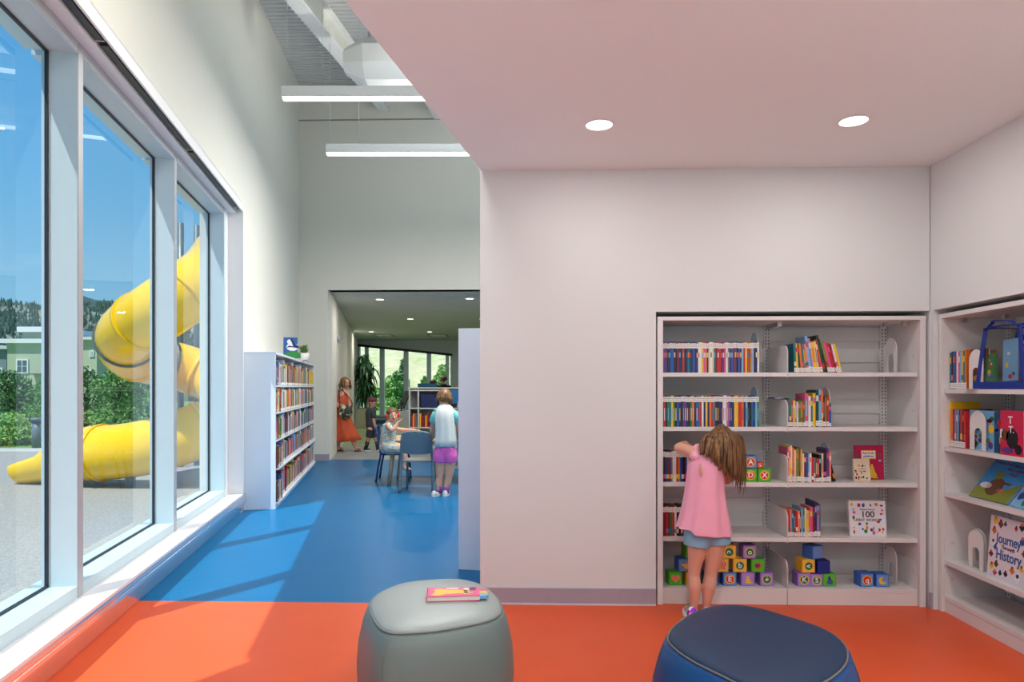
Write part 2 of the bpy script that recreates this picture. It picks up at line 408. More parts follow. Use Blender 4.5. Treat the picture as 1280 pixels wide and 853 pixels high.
def ibeam(label, pe, x_shift, w=.20, h=.38):
    # runs up the roof slope towards the far wall; pe = bottom centre at the far end
    t = thing('roof_beam', label, 'beam', loc=pe)
    L = 13.5; ang = math.atan(sl)
    bm = BM()
    Mx = Matrix.Rotation(PSI, 4, 'Z') @ Matrix.Rotation(ang, 4, 'X')
    box(bm, -w/2, w/2, -L, 0, 0, .025, M=Mx); box(bm, -w/2, w/2, -L, 0, h-.025, h, M=Mx)
    obj('flange', bm, mat('steel_white', (.78,.79,.78), rough=.5, noise=.01), t)
    bm = BM(); box(bm, -.01, .01, -L, 0, .025, h-.025, M=Mx); obj('web', bm, mat('steel_cream', (.66,.66,.60), rough=.5, noise=.01), t)
pe = C(481, 139, 13.6); ibeam('white steel roof beam rising past the upper hanging light', pe, 0)
pe = C(549, 152, 13.6); pe.z += .05; ibeam('white steel roof beam half hidden by the ceiling edge', pe, 0)
# faceted duct
t = thing('air_duct', 'white faceted air duct under the roof deck beside the beam', 'duct', loc=C(432, 78, 9.0), rz=PSI)
bm = BM(); pts = []
R = .30
for k in range(8):
    a = PI/8 + k*PI/4; pts.append((R*math.cos(a), R*math.sin(a)))
a = [bm.verts.new((.28, x, z)) for x, z in pts]; b = [bm.verts.new((3.2, x, z)) for x, z in pts]; c = [bm.verts.new((0, x*.55, z*.55)) for x, z in pts]
bm.faces.new(c)
for i in range(8):
    bm.faces.new((a[i], a[(i+1)%8], b[(i+1)%8], b[i])); bm.faces.new((c[i], c[(i+1)%8], a[(i+1)%8], a[i]))
bm.faces.new(b)
obj('duct_shell', bm, mat('duct_white', (.76,.78,.77), rough=.5, noise=.01), t)
for x in (.3, 1.2, 2.1):
    bm = BM(); box(bm, x, x+.03, -.012, .012, .28, .9); obj('duct_hanger', bm, metal_grey, t)

# back room
bm = BM()
p0 = hall0; p1 = far
n = Vector((-(p1-p0).y, (p1-p0).x, 0)).normalized()*.3
prism(bm, [(p0.x, YB+.2), (p1.x, p1.y+.5), (p1.x+n.x, p1.y+.5), (p0.x+n.x, YB+.2)], -.1, ZO+.2)
struct('wall_hall_left', bm, hall_paint)
bm = BM(); nn = -n.normalized()*.014
prism(bm, [(p0.x, YB+.0), (p1.x, p1.y), (p1.x+nn.x, p1.y), (p0.x+nn.x, YB+.0)], 0, .14)
struct('baseboard_hall', bm, base_grey)
bm = BM(); prism(bm, [(p0.x-.25, YB+.02), (3.8, YB+.02), (3.8, 29.6), (p1.x-.25, 29.6)], ZO, ZO+.25); struct('ceiling_back', bm, mat('back_ceiling', (.62,.65,.62), rough=.85, noise=.01))
bm = BM(); box(bm, 3.4, 3.6, YB, 29.6, -.1, ZO+.2); struct('wall_back_right', bm, hall_paint)
# far wall and window (camera-parallel)
MF = Matrix.Translation(W(0, DF)) @ Matrix.Rotation(PSI, 4, 'Z')
fx = lambda px: (px-640)/F*DF
fz = lambda py: H-(py-HY)/F*DF
wl, wr, zb = fx(447), fx(566), fz(521)
zt0, zt1 = fz(432), fz(444)
bm = BM()
box(bm, fx(420), wl, 0, .3, -.1, ZO+.2); box(bm, wr, 5, 0, .3, -.1, ZO+.2); box(bm, wl, wr, 0, .3, -.1, zb)
prism(bm, [(wl, zt0), (wr, zt1), (wr, ZO+.2), (wl, ZO+.2)], -.3, 0, M=XZ)
struct('wall_room_far', bm, mat('far_wall_paint', (.55,.62,.63), rough=.85, noise=.01), M=MF)
bm = BM(); box(bm, fx(420), 5, -.03, 0, 0, .16); struct('baseboard_room', bm, mat('blue_baseboard', srgb(40,95,160), rough=.5, noise=.02), M=MF)
bm = BM()
for a, b in ((447,449.5),(456,460),(474.5,480),(504.5,510),(533.5,538.5),(557,561),(563,566)):
    xa, xb = fx(a), fx(b)
    zt = lambda x: zt0+(zt1-zt0)*(x-wl)/(wr-wl)
    prism(bm, [(xa, zb), (xb, zb), (xb, zt(xb)), (xa, zt(xa))], -.2, .02, M=XZ)
box(bm, wl, wr, -.1, .2, zb, zb+.06)
w = struct('window_4', bm, alu, M=MF)
bm = BM(); v = [bm.verts.new(p) for p in ((wl,.12,zb),(wr,.12,zb),(wr,.12,zt1),(wl,.12,zt0))]; bm.faces.new(v); obj('glass_pane', bm, glass, w)
t = thing('roller_shade', 'dark slanting shade strip over the far room window', 'window shade', M=MF @ Matrix.Translation((wl+.02, -.075, zt0)))
bm = BM(); tube(bm, [(0,0,0),(wr-wl-.04,0,zt1-zt0)], .05, 10); obj('shade_roll', bm, black_plastic, t)
# side door in the hall wall
hd = (p1-p0).normalized(); HA = math.atan2(hd.y, hd.x)-PI/2
MH = Matrix.Translation(p0) @ Matrix.Rotation(HA, 4, 'Z')       # x into room, y along
def hs(px):       # along-wall distance seen at px
    r = (px-640)/F
    # Xc = -3.77-hk*(d-13.83) = r d
    d = (-3.77+hk*13.83)/(r+hk); return (hallx(d)-p0).length
a, b = hs(416.5), hs(424)
bm = BM(); box(bm, .0, .05, a, a+.09, 0, 2.62); box(bm, .0, .05, b-.09, b, 0, 2.62); box(bm, 0, .05, a, b, 2.62, 2.72)
dr = struct('door_1', bm, mat('door_frame_pale', (.62,.70,.72), rough=.4, noise=.01), M=MH)
bm = BM(); box(bm, .0, .03, a+.09, b-.09, .01, 2.62, bev=.002); obj('door_leaf', bm, mat('door_leaf_pale', (.66,.70,.68), rough=.4, noise=.01), dr)
bm = BM(); box(bm, .03, .09, a+.15, a+.19, .98, 1.02); box(bm, .08, .10, a+.12, a+.19, .85, 1.15); obj('door_handle', bm, black_plastic, dr)
bm = BM(); box(bm, .03, .13, a+.15, a+.6, 2.62, 2.74, bev=.01); box(bm, .05,.22,a+.3,a+.34,2.58,2.62); obj('door_closer', bm, mat('closer_grey', (.35,.35,.4), rough=.4, metal=.3, noise=.03), dr)

# ================================================================ BOOKS
_bm_cache = {}
def book_mesh(w, h, d, ck, lab=None, accent=None, black=False):
    key = (round(w,4), round(h,3), round(d,3), ck, lab, accent, black)
    if key in _bm_cache: return _bm_cache[key]
    bm = BM(); t = .0016
    box(bm, 0, w, 0, t, 0, h, mi=0)                       # spine
    box(bm, 0, t, t, d, 0, h, mi=0); box(bm, w-t, w, t, d, 0, h, mi=0)   # boards
    box(bm, t, w-t, t, d-.003, .003, h-.003, mi=3 if black else 1)           # pages
    if lab:
        z0, z1 = lab; box(bm, .0004, w-.0004, -.0007, 0, h*z0, h*z1, mi=2)
        box(bm, w*.2, w*.8, -.0011, -.0007, h*(z0+(z1-z0)*.62), h*(z0+(z1-z0)*.70), mi=3)
        box(bm, w*.25, w*.75, -.0011, -.0007, h*(z0+(z1-z0)*.30), h*(z0+(z1-z0)*.37), mi=3)
    if accent:
        lo = (lab[1]+.06) if lab and lab[0] < .4 else .10
        hi = (lab[0]-.08) if lab and lab[0] > .4 else .92
        r = random.Random(hash(key) & 0xffff)
        q = (int(w*1e5)*7 + int(h*1e4)*3) % 3
        if q == 0: box(bm, w*.3, w*.7, -.0006, 0, h*(lo+.1), h*(hi-.12), mi=4)
        elif q == 1: box(bm, 0, w, -.0006, 0, h*lo, h*(lo+.14), mi=4)
        else: box(bm, w*.15, w*.85, -.0006, 0, h*(hi-.22), h*(hi-.06), mi=4); 
    bmesh.ops.recalc_face_normals(bm, faces=bm.faces)
    me = bpy.data.meshes.new('book'); bm.to_mesh(me); bm.free()
    for m in (bookmat(ck), paper, label_white, black_plastic, bookmat(accent or 'w')): me.materials.append(m)
    _bm_cache[key] = me; return me
def book(x, y, z, w, h, d, ck, label, group, base=None, lab=None, accent=None, lean=0, black=False, cat='book'):
    o = bpy.data.objects.new('book', book_mesh(w, h, d, ck, lab, accent, black)); COL.objects.link(o)
    M = Matrix.Translation((x, y, z)) @ Matrix.Rotation(lean, 4, 'Y')
    o.matrix_world = (base @ M) if base is not None else M
    return tag(o, label, cat, group)
ACC = 'wyrlocti'

# ================================================================ SHELVING UNITS IN THE RECESSES
def bracket_poly(dp, h=.19, down=.035, r=.055):
    # side plate, drawn in (y, z): front at y=0
    pts = [(0, -down), (0, h-r)]
    for k in range(1, 7):
        a = PI - k*PI/12; pts.append((r+r*math.cos(a), h-r+r*math.sin(a)))
    pts += [(dp, h-.0), (dp, -down)]
    return pts
def upright(t, x, y, z1):
    bm = BM(); box(bm, x-.025, x+.025, y, y+.03, .02, z1)
    u = obj('upright', bm, shelf_white, t)
    bm = BM(); z = .12
    while z < z1-.04:
        for dx in (-.011, .011): box(bm, x+dx-.0028, x+dx+.0028, y-.0012, y, z, z+.014)
        z += .0254
    obj('upright_slots', bm, dark_slot, u)
    return u
def shelf(t, x0, x1, y0, y1, z, bl=True, brr=True, tilt=0, name='shelf'):
    bm = BM(); box(bm, x0+.003, x1-.003, y0, y1, z-.022, z, bev=.002); box(bm, x0+.0035, x1-.0035, y0-.0015, y0+.0105, z-.027, z+.0012)
    s = obj('shelf', bm, shelf_white, t)
    for x, on in ((x0+.001, bl), (x1-.004, brr)):
        if not on: continue
        bm = BM(); prism(bm, [(y0-.004+p, z+q) for p, q in bracket_poly(y1-y0)], x, x+.003, M=YZ)
        es = [e for e in bm.edges]
        obj('end_bracket', bm, shelf_white, s)
        bm = BM(); disc(bm, (x+.0035 if x < (x0+x1)/2 else x-.0005, y0+.05, z+.115), .012, (1 if x < (x0+x1)/2 else -1,0,0), .001, 20); obj('bracket_dimple', bm, mat('dimple', (.62,.61,.62), rough=.4, noise=.01), s)
    return s
XD = 1.763; XE = 2.648
U = thing('shelving_unit', 'white steel library shelving unit recessed in the wall facing the viewer', 'bookshelf', loc=(0,0,0))
YF = 4.755; YK = 5.17
bm = BM(); box(bm, RX0+.012, .905, YF-.012, YK+.03, 0, 1.985, bev=.003); obj('side_panel', bm, shelf_white, U)
bm = BM(); box(bm, XE+.004, XR-.022, YF-.012, YK+.03, 0, 1.985, bev=.003); obj('side_panel', bm, shelf_white, U)
bm = BM(); box(bm, RX0+.012, XR-.022, YF-.014, YK+.03, 1.965, 1.992, bev=.003); obj('canopy_top', bm, shelf_white, U)
bm = BM(); box(bm, RX0+.012, XR-.022, YK+.03, YK+.04, 0, 1.97); obj('back_panel', bm, shelf_white, U)
for x in (.93, XD, XE-.025): upright(U, x, YK, 1.965)
for z in (.30, .62, .98, 1.36, 1.74, 1.90):
    for (a, b) in ((.955, XD-.025), (XD+.025, XE-.05)):
        bm = BM(); box(bm, a, b, YK+.012, YK+.028, z-.05, z+.05); obj('cross_rail', bm, shelf_white, U)
for (a, b) in ((.905, XD-.002), (XD+.002, XE)):
    bm = BM(); box(bm, a, b, YF+.012, YF+.03, .0, .088, bev=.002); obj('base_kick', bm, shelf_white, U)
SZ = [1.604, 1.227, .842, .462, .112]
for z in SZ:
    low = z < .2
    for i, (a, b) in enumerate(((.905, XD), (XD, XE))):
        shelf(U, a, b, YF+.012, YK, z, bl=(i == 1), brr=True)
for x, y in ((XD-.02, YF+.14), (XE-.05, YF+.10), (XE-.14, YF+.18)):
    bm = BM(); box(bm, x, x+.03, y, y+(.25 if x < 2 else .03), 1.935, 1.965, bev=.003); obj('canopy_bracket', bm, metal_grey, U)

be_blue = mat('bookend_blue', (.45,.62,.75), rough=.35, noise=.02); be_white = mat('bookend_white', (.74,.72,.72), rough=.35, noise=.01)
def bookend(M, label, w=.16, h=.235, m=be_white):
    # upright arch in the (y, z) plane with an arched cut-out and a flat foot
    t = thing('bookend', label, 'bookend', M=M)
    bm = BM(); n = 14; out = []; inn = []
    R1, R2 = w/2, w*.24; c1, c2 = h-R1, h*.42
    out.append((0, .0)); inn.append((w/2-R2, 0.0))
    for k in range(n+1):
        a = PI - PI*k/n
        out.append((w/2+R1*math.cos(a), c1+R1*math.sin(a))); inn.append((w/2+R2*math.cos(a), c2+R2*math.sin(a)))
    out.append((w, .0)); inn.append((w/2+R2, .0))
    for xs in (0, .003):
        pass
    A = [[bm.verts.new((x, p, q)) for p, q in out] for x in (0,.003)]; B = [[bm.verts.new((x, p, q)) for p, q in inn] for x in (0,.003)]
    for i in range(len(out)-1):
        bm.faces.new((A[0][i], A[0][i+1], B[0][i+1], B[0][i])); bm.faces.new((A[1][i], B[1][i], B[1][i+1], A[1][i+1]))
        bm.faces.new((A[0][i], A[1][i], A[1][i+1], A[0][i+1])); bm.faces.new((B[0][i], B[0][i+1], B[1][i+1], B[1][i]))
    for i in (0, -1): bm.faces.new((A[0][i], B[0][i], B[1][i], A[1][i]))
    obj('plate', bm, m, t)
    bm = BM()
    o2 = [(p, q) for p, q in out]
    tube(bm, [(-.001 if True else 0, p, q+.0015) for p, q in out], .0022, 6); obj('rim', bm, m, t)
    bm = BM(); box(bm, .003, .09, w*.1, w*.9, 0, .0015); obj('foot', bm, m, t)
    return t
# fictional count of spines per row, left bay
rows = [(SZ[0], "puuknbbkkmnnrkntnnbnnwwyioncwctmrrmuiwenbmukbnlryrgolknw", 1.583, 'top shelf', .155, .214),
        (SZ[1], "nrkgtygkbnkuunkgonbtrwnynorenknnwwibnnyyrronlkkbnlg", 1.583, 'second shelf', .150, .217)]
def left_row(z, seq, x0, x1, nm, h, first=1, tot=None):
    n = len(seq); th = (x1-x0)/n; r = random.Random(int(z*1000)+first)
    for i, k in enumerate(seq):
        w = th-.0006; hh = h + r.choice((0,0,0,-.002,.003))
        acc = r.choice(ACC) if r.random() < .75 else None
        kn = PAL[k][0]
        book(x0+i*th, YF+.05+r.random()*.003, z+.0005, w, hh, .14, k,
             '%s thin book, %s from left on %s, left shelf section' % (kn, nth(i+first), nm),
             'thin books on the %s, left section' % nm, lab=(.80, .965), accent=acc if acc != k else None, black=True)
left_row(SZ[0], rows[0][1], .908, 1.583, 'top shelf', .214)
left_row(SZ[1], rows[1][1], .908, 1.583, 'second shelf', .217)
left_row(SZ[2], "nknmnewwrobnkuwntn", .908, 1.135, 'third shelf', .215)
left_row(SZ[2], "lwbne", 1.295, 1.36, 'third shelf', .19, first=19)
left_row(SZ[3], "mmrmgrwkkukn", .908, 1.085, 'fourth shelf', .208)
bookend(Matrix.Translation((1.590, YF+.10, SZ[0]+.003)), 'pale blue arched bookend behind the thin books on the top shelf', h=.285, m=be_blue)
bookend(Matrix.Translation((1.590, YF+.10, SZ[1]+.003)), 'pale blue arched bookend behind the thin books on the second shelf', h=.275, m=be_blue)

# right bay: taller mixed picture books   (colour, width, height, lean)
def mixed_row(z, x, items, nm, sec='right section', y=YF+.045, dep=.17, lab=(.03,.17)):
    cnt = {}
    for i, it in enumerate(items):
        k, w, h = it[:3]; ln = it[3] if len(it) > 3 else 0; lb = it[4] if len(it) > 4 else True
        acc = ACC[(i*5+int(h*1000)) % len(ACC)]
        kn = PAL[k][0]
        size = 'tall' if h > .235 else ('short' if h < .18 else 'medium')
        book(x, y + (i*37 % 5)*.001, z+.0006, w-.0006, h, dep, k,
             '%s %s book%s, %s from left on %s, %s' % (size, kn, ' leaning' if abs(ln) > .08 else '', nth(i+1), nm, sec),
             'picture books on the %s, %s' % (nm, sec), lab=lab if lb else None, accent=acc if acc != k else None, lean=ln)
        x += w/max(.8, math.cos(ln)) + (it[5] if len(it) > 5 else 0)
    return x
L1 = -.13; L2 = -.24
x = mixed_row(SZ[0], XD+.06, [('t',.016,.205,-.03),('y',.014,.205,-.05),('d',.018,.20,-.07),('o',.013,.205,-.09),('t',.013,.195,-.1),('e',.015,.20,-.11),('s',.016,.20,-.12),
    ('l',.018,.255,L1),('p',.014,.24,L1),('y',.024,.215,L1),('c',.012,.22,L1),('r',.014,.23,-.15),('o',.013,.235,-.18),('d',.016,.265,-.20,False),('k',.014,.24,L2,False),
    ('v',.016,.215,L2),('i',.018,.215,L2),('r',.020,.21,L2),('m',.012,.205,L2),('w',.013,.20,L2),('y',.016,.205,L2)], 'top shelf')
x = mixed_row(SZ[1], XD+.012, [('u',.015,.19),('g',.013,.20),('r',.012,.185),('y',.014,.185),('p',.012,.18),('c',.010,.175),('g',.018,.185),('o',.013,.175),('g',.014,.18),('i',.024,.23),('w',.017,.215,0,False),
    ('t',.014,.21),('y',.020,.235,0,False),('d',.020,.255),('l',.020,.26),('o',.010,.258),('k',.012,.215),('v',.014,.21),('r',.014,.215),('b',.017,.165)], 'second shelf')
bookend(Matrix.Translation((x+.004, YF+.08, SZ[1]+.003)), 'white arched bookend behind the picture books on the second shelf', h=.275)
x = mixed_row(SZ[2], XD+.012, [('i',.011,.24),('y',.014,.25),('w',.010,.255),('o',.013,.24),('c',.014,.225),('v',.018,.235),('q',.012,.24),('y',.012,.225),('c',.012,.20),('m',.014,.20),('b',.014,.20),('l',.010,.19),('w',.014,.20),
    ('r',.016,.175,0,False),('e',.010,.17),('q',.012,.17),('r',.012,.165),('k',.018,.19),('c',.012,.20),('k',.022,.20),('u',.018,.235),('s',.014,.215)], 'third shelf')
bookend(Matrix.Translation((x+.004, YF+.08, SZ[2]+.003)), 'pale blue arched bookend on the third shelf beside leaning black book', h=.265, m=be_blue)
book(x+.022, YF+.05, SZ[2]+.006, .013, .225, .17, 'k', 'black book with orange cover leaning left against bookend on the third shelf', None, lean=-.26, accent='o')
x = mixed_row(SZ[3], XD+.018, [('r',.016,.19,-.02),('o',.012,.19,-.02),('t',.014,.185,-.02),('m',.012,.18,-.02),('r',.013,.18),('s',.014,.18),('k',.009,.175),('l',.012,.20),('t',.012,.185),('c',.012,.20),('y',.014,.185),('o',.010,.18),
    ('i',.020,.205),('m',.014,.205),('n',.014,.245),('p',.014,.215),('e',.012,.23)], 'fourth shelf')
# a few wider books lying across the tops, seen over the spines
def flat_book(x, y, z, w, d, th, k, label, rz=0, base=None):
    bm = BM(); box(bm, 0, w, 0, d, 0, .002, mi=0); box(bm, 0, w, 0, d, th-.002, th, mi=0); box(bm, .002, w-.002, .002, d-.002, .002, th-.002, mi=1); box(bm, 0, .002, 0, d, 0, th, mi=0)
    o = obj('book', bm, [bookmat(k), paper]); 
    M = Matrix.Translation((x, y, z)) @ Matrix.Rotation(rz, 4, 'Z'); o.matrix_world = (base @ M) if base is not None else M
    return tag(o, label, 'book')
flat_book(XD-.06, YF+.09, SZ[1]+.197, .07, .13, .008, 'b', 'blue book lying flat on the shelf bracket beside the purple book', rz=0)
# face-out books -----------------------------------------------------------
def cover_book(name_lab, M, w, h, th, cover, deco):
    """front cover in the local xz plane facing -y, bottom left corner at the origin"""
    t = thing('book', name_lab, 'book', M=M)
    bm = BM(); box(bm, 0, w, 0, .002, 0, h, bev=.0006); box(bm, 0, w, th-.002, th, 0, h, bev=.0006); box(bm, 0, .002, 0, th, 0, h); obj('cover', bm, cover, t)
    bm = BM(); box(bm, .002, w-.003, .002, th-.002, .003, h-.003); obj('pages', bm, paper, t)
    deco(t); return t
def ovals(t, items, name='cover_drawing', y=-.0006):
    for (x, z, rx, rz_, k) in items:
        bm = BM(); n = 10
        vs = [(x+rx*math.cos(2*PI*i/n), z+rz_*math.sin(2*PI*i/n)) for i in range(n)]
        prism(bm, vs, 0, .0008, M=XZ); obj(name, bm, bookmat(k), t)
def T(x, y, z, rx=0, ry=0, rz=0): return Matrix.Translation((x,y,z)) @ Euler((rx,ry,rz)).to_matrix().to_4x4()
ink = mat('print_black', (.03,.05,.04), rough=.5, noise=.05); ink_red = mat('print_red', srgb(200,40,50), rough=.5, noise=.05); ink_white = mat('print_white', (.85,.85,.85), rough=.5, noise=.02)
ink_blue = mat('print_blue', srgb(50,90,150), rough=.5, noise=.05); ink_maroon = mat('print_maroon', srgb(110,40,90), rough=.5, noise=.05); ink_yellow = mat('print_yellow', srgb(235,190,60), rough=.5, noise=.05)
wht_cov = mat('cover_white_gloss', srgb(225,220,228), rough=.25, noise=.02)
def dec100(t):
    text('cover_text', '100', .060, ink, t, T(.128,-.0006,.150) @ UPR, sx=1.05)
    text('cover_text', 'FIRST WORDS', .026, ink, t, T(.128,-.0006,.112) @ UPR)
    text('cover_text', "Richard Scarry's", .016, ink, t, T(.128,-.0006,.185) @ UPR)
    r = random.Random(5); it = []
    for i, (x, z) in enumerate([(.02,.22),(.07,.215),(.10,.215),(.15,.215),(.19,.22),(.225,.212),(.03,.185),(.035,.165),(.228,.18),(.03,.13),(.04,.11),(.222,.155),(.03,.06),(.03,.03),(.09,.05),(.11,.035),(.12,.06),(.15,.045),(.165,.055),(.165,.025),(.2,.10),(.215,.115),(.19,.03),(.205,.045),(.225,.03),(.23,.05),(.07,.085),(.12,.088)]):
        it.append((x, z, .006+r.random()*.007, .006+r.random()*.009, 'yrbgoqlirbyr'[i % 12]))
    ovals(t, it)
XB = CY(1063, YF+.07)
cover_book('large white board book reading 100 FIRST WORDS, standing face out', T(XB, YF+.075, SZ[3]+.001, -.10), .253, .245, .022, wht_cov, dec100)
def decap(t):
    bm = BM(); box(bm, .046, .150, -.0008, 0, .148, .208); obj('cover_panel', bm, ink_yellow, t)
    bm = BM(); box(bm, .051, .145, -.0014, 0, .153, .203); obj('cover_panel', bm, ink_white, t)
    text('cover_text', 'Aprendo', .024, ink_red, t, T(.098,-.0018,.190) @ UPR); text('cover_text', 'palabras', .022, ink_blue, t, T(.098,-.0018,.167) @ UPR)
    ovals(t, [(.02,.16,.012,.010,'t'),(.175,.175,.010,.012,'g'),(.178,.135,.010,.008,'l'),(.16,.022,.010,.004,'k')])
    bm = BM(); prism(bm, [(.10,.01),(.115,.11),(.125,.11),(.14,.06),(.165,.01)], 0, .0008, M=XZ); obj('cover_drawing', bm, bookmat('y'), t)
cover_book('tall crimson book with yellow framed title, standing face out at back', T(CY(1069, YF+.2), YF+.20, SZ[2]+.001, -.06), .205, .245, .012, mat('cover_crimson', srgb(190,25,80), rough=.3, noise=.05), decap)
def decw(t):
    r = random.Random(9)
    ovals(t, [(.012+r.random()*.09, .015+r.random()*.12, .004+r.random()*.005, .004+r.random()*.006, 'rkoqrk'[i % 6]) for i in range(14)])
    for z in (.105, .085, .07): 
        bm = BM(); box(bm, .03, .09, -.0008, 0, z, z+.003); obj('cover_line', bm, bookmat('q'), t)
cover_book('small cream board book with red and black drawings, standing face out', T(CY(1069, YF+.09), YF+.10, SZ[2]+.001, -.12, 0, .08), .118, .158, .018, mat('cover_cream_board', srgb(222,205,180), rough=.4, noise=.04), decw)
bookend(Matrix.Translation((2.548, YF+.09, SZ[0]+.003)), 'empty white arched bookend at the right end of the top shelf', h=.245)
bookend(Matrix.Translation((2.548, YF+.09, SZ[4]+.003)), 'empty white arched bookend at the right end of the lowest shelf', h=.255)

# ---------------------------------------------------------------- alphabet blocks
blk = {'g': srgb(70,160,35), 'b': srgb(55,105,190), 'y': srgb(235,180,50), 'u': srgb(140,105,190), 'n': srgb(15,40,130), 'r': srgb(205,30,40)}
blkf = {'g': srgb(90,180,40), 'b': srgb(110,145,205), 'y': srgb(240,190,80), 'u': srgb(165,135,210), 'n': srgb(15,40,130), 'r': srgb(205,30,40)}
grn = mat('disc_green', srgb(30,115,75), rough=.5, noise=.03); rdd = mat('disc_red', srgb(215,50,35), rough=.5, noise=.03); yld = mat('disc_yellow', srgb(235,190,50), rough=.5, noise=.03)
BS = .094
def block(x, z, k, face, label, y=None, rz=0, s=BS, ring='g', lr=0):
    """letter block standing on z; x is its centre"""
    y = YF+.065 if y is None else y
    t = thing('alphabet_block', label, 'toy block', loc=(x, y+s/2, z+.0006), rz=rz, group=None)
    bm = BM(); box(bm, -s/2, s/2, -s/2, s/2, 0, s, bev=.007); obj('cube_body', bm, mat('block_'+k, blk[k], rough=.55, noise=.05, bump=.3, bscale=120), t)
    f = -s/2
    bm = BM(); box(bm, -s*.43, s*.43, f-.0008, f, s*.07, s*.93); fp = obj('face_patch', bm, mat('block_face_'+k, blkf[k], rough=.6, noise=.06, nscale=90), t)
    def poly(pts, mk, name='picture'): 
        bm = BM(); prism(bm, [(px_*s, s/2+pz*s) for px_, pz in pts], -f+.0008, -f+.0022, M=XZ); obj(name, bm, mk, t)
    if len(face) == 1:
        bm = BM(); disc(bm, (0, f-.0007, s/2), s*.36, (0,-1,0), .0008, 24); obj('letter_ring', bm, yld, t)
        bm = BM(); disc(bm, (0, f-.0014, s/2), s*.29, (0,-1,0), .0008, 24); obj('letter_disc', bm, grn if ring == 'g' else rdd, t)
        text('letter', face, s*.56, ink_white, t, T(0, f-.0026, s*.50, 0, lr, 0) @ UPR)
    elif face == 'heart':
        pts = []
        for q in range(24):
            a = 2*PI*q/24; pts.append((.021*16*math.sin(a)**3, .021*(13*math.cos(a)-5*math.cos(2*a)-2*math.cos(3*a)-math.cos(4*a))+.02))
        poly([(p, q) for p, q in pts], bookmat('s'))
    elif face == 'hand': poly([(-.30,.12),(-.05,.05),(.05,.15),(.2,.12),(.3,-.1),(.2,-.28),(-.02,-.25),(-.08,-.1),(-.28,.02)], ink_yellow)
    elif face == 'cat':
        poly([(-.12,-.3),(.16,-.3),(.2,-.1),(.1,.06),(.12,.3),(.05,.22),(-.05,.22),(-.12,.3),(-.1,.06),(-.2,-.1)], ink_yellow); poly([(.16,-.3),(.34,-.26),(.34,-.2),(.16,-.22)], ink_yellow)
    elif face == 'moon':
        pts = [(.3*math.cos(a), .3*math.sin(a)) for a in [PI*.45+i*PI*1.3/12 for i in range(13)]] + [(.13+.2*math.cos(a), .1+.2*math.sin(a)) for a in [PI*1.7-i*PI*1.15/10 for i in range(11)]]
        poly(pts, ink_yellow)
    elif face == 'splat':
        pts = [((.33 if i % 2 else .15)*math.cos(2*PI*i/18), (.30 if i % 2 else .14)*math.sin(2*PI*i/18)) for i in range(18)]; poly(pts, ink_red)
        pts = [(-.08+(.16)*math.cos(2*PI*i/10), .03+.12*math.sin(2*PI*i/10)) for i in range(10)]; poly(pts, mat('print_violet', srgb(120,60,170), rough=.5, noise=.03))
    elif face == 'bear':
        poly([(-.2,-.32),(.22,-.32),(.26,-.05),(.12,.08),(.05,.34),(-.1,.3),(-.12,.1),(-.2,-.1)], ink_blue); poly([(-.1,.1),(.05,.08),(.02,.22),(-.08,.22)], ink_white)
    elif face == 'squiggle':
        for a in (-.25, -.05, .15): poly([(a,-.3),(a+.1,-.25),(a+.05,-.05),(a+.18,.05),(a+.08,.3),(a,.28),(a+.07,.08),(a-.04,-.02)], bookmat('i'))
    return t
def bx(px, yf=YF+.07): return CY(px, yf)
zb0, zb1, zb2 = SZ[4], SZ[4]+BS+.001, SZ[4]+2*BS+.002
block(bx(843.5), zb0, 'g', 'heart', 'green toy block with pink heart, leftmost on the lowest shelf', rz=.10)
block(bx(866), zb0, 'y', 'bear', 'yellow toy block right of the heart block, half hidden by the girl')
block(bx(889), zb0, 'b', 'moon', 'blue toy block hidden behind the girl on the lowest shelf')
block(bx(912), zb0, 'b', 'E', 'blue toy block with white letter E on red disc', ring='r')
block(bx(934.5), zb0, 'u', 'cat', 'purple toy block with yellow cat in the pyramid bottom row')
block(bx(958), zb0, 'u', 'g', 'purple toy block with small g on green disc, pyramid bottom right', rz=.04, lr=PI)
block(bx(855), zb1, 'b', 'hand', 'blue toy block with yellow hand above the heart block', rz=.12)
block(bx(902), zb1, 'y', 'squiggle', 'yellow toy block with pink squiggle, in the pyramid middle row')
block(bx(925), zb1, 'y', 'b', 'yellow toy block with small b on green disc, pyramid middle row', rz=-.03)
block(bx(947), zb1, 'g', 'splat', 'green toy block with red and violet splash in the pyramid middle row', rz=.03)
block(bx(864), zb2, 'g', 'splat', 'green toy block on top of the yellow hand block, left of the girl', rz=.12)
block(bx(911.5), zb2, 'y', 'c', 'yellow toy block with small c on green disc atop the pyramid', lr=PI/2)
block(bx(936.5), zb2, 'u', 'o', 'purple toy block with small o on green disc atop the pyramid', rz=.06)
block(bx(938), SZ[2]+BS*.97+.001, 'b', 'A', 'blue toy block with letter A on red disc above the D block', ring='r', s=.09)
block(bx(938), SZ[2], 'g', 'D', 'green toy block with letter D on red disc beside the X block', ring='r', s=.091)
block(bx(955.3), SZ[2], 'g', 'X', 'green toy block with letter X on red disc beside the D block', ring='r', s=.091)
block(bx(950.5), SZ[2]+.092, 'r', 'a', 'little red toy block with small a on top of the X block', s=.045, ring='r', y=YF+.075)
block(bx(1004.5), zb0, 'u', 'K', 'purple toy block with letter K on green disc', rz=.05)
block(bx(1020.5), zb0, 'u', 'S', 'purple toy block with letter S on green disc', s=.086)
block(bx(1036.5), zb0, 'g', 'bear', 'green toy block with dark blue animal beside the S block', s=.09)
block(bx(1009.5), zb1, 'y', 'v', 'yellow toy block with letter v on green disc above the K block', rz=.12, lr=PI/2)
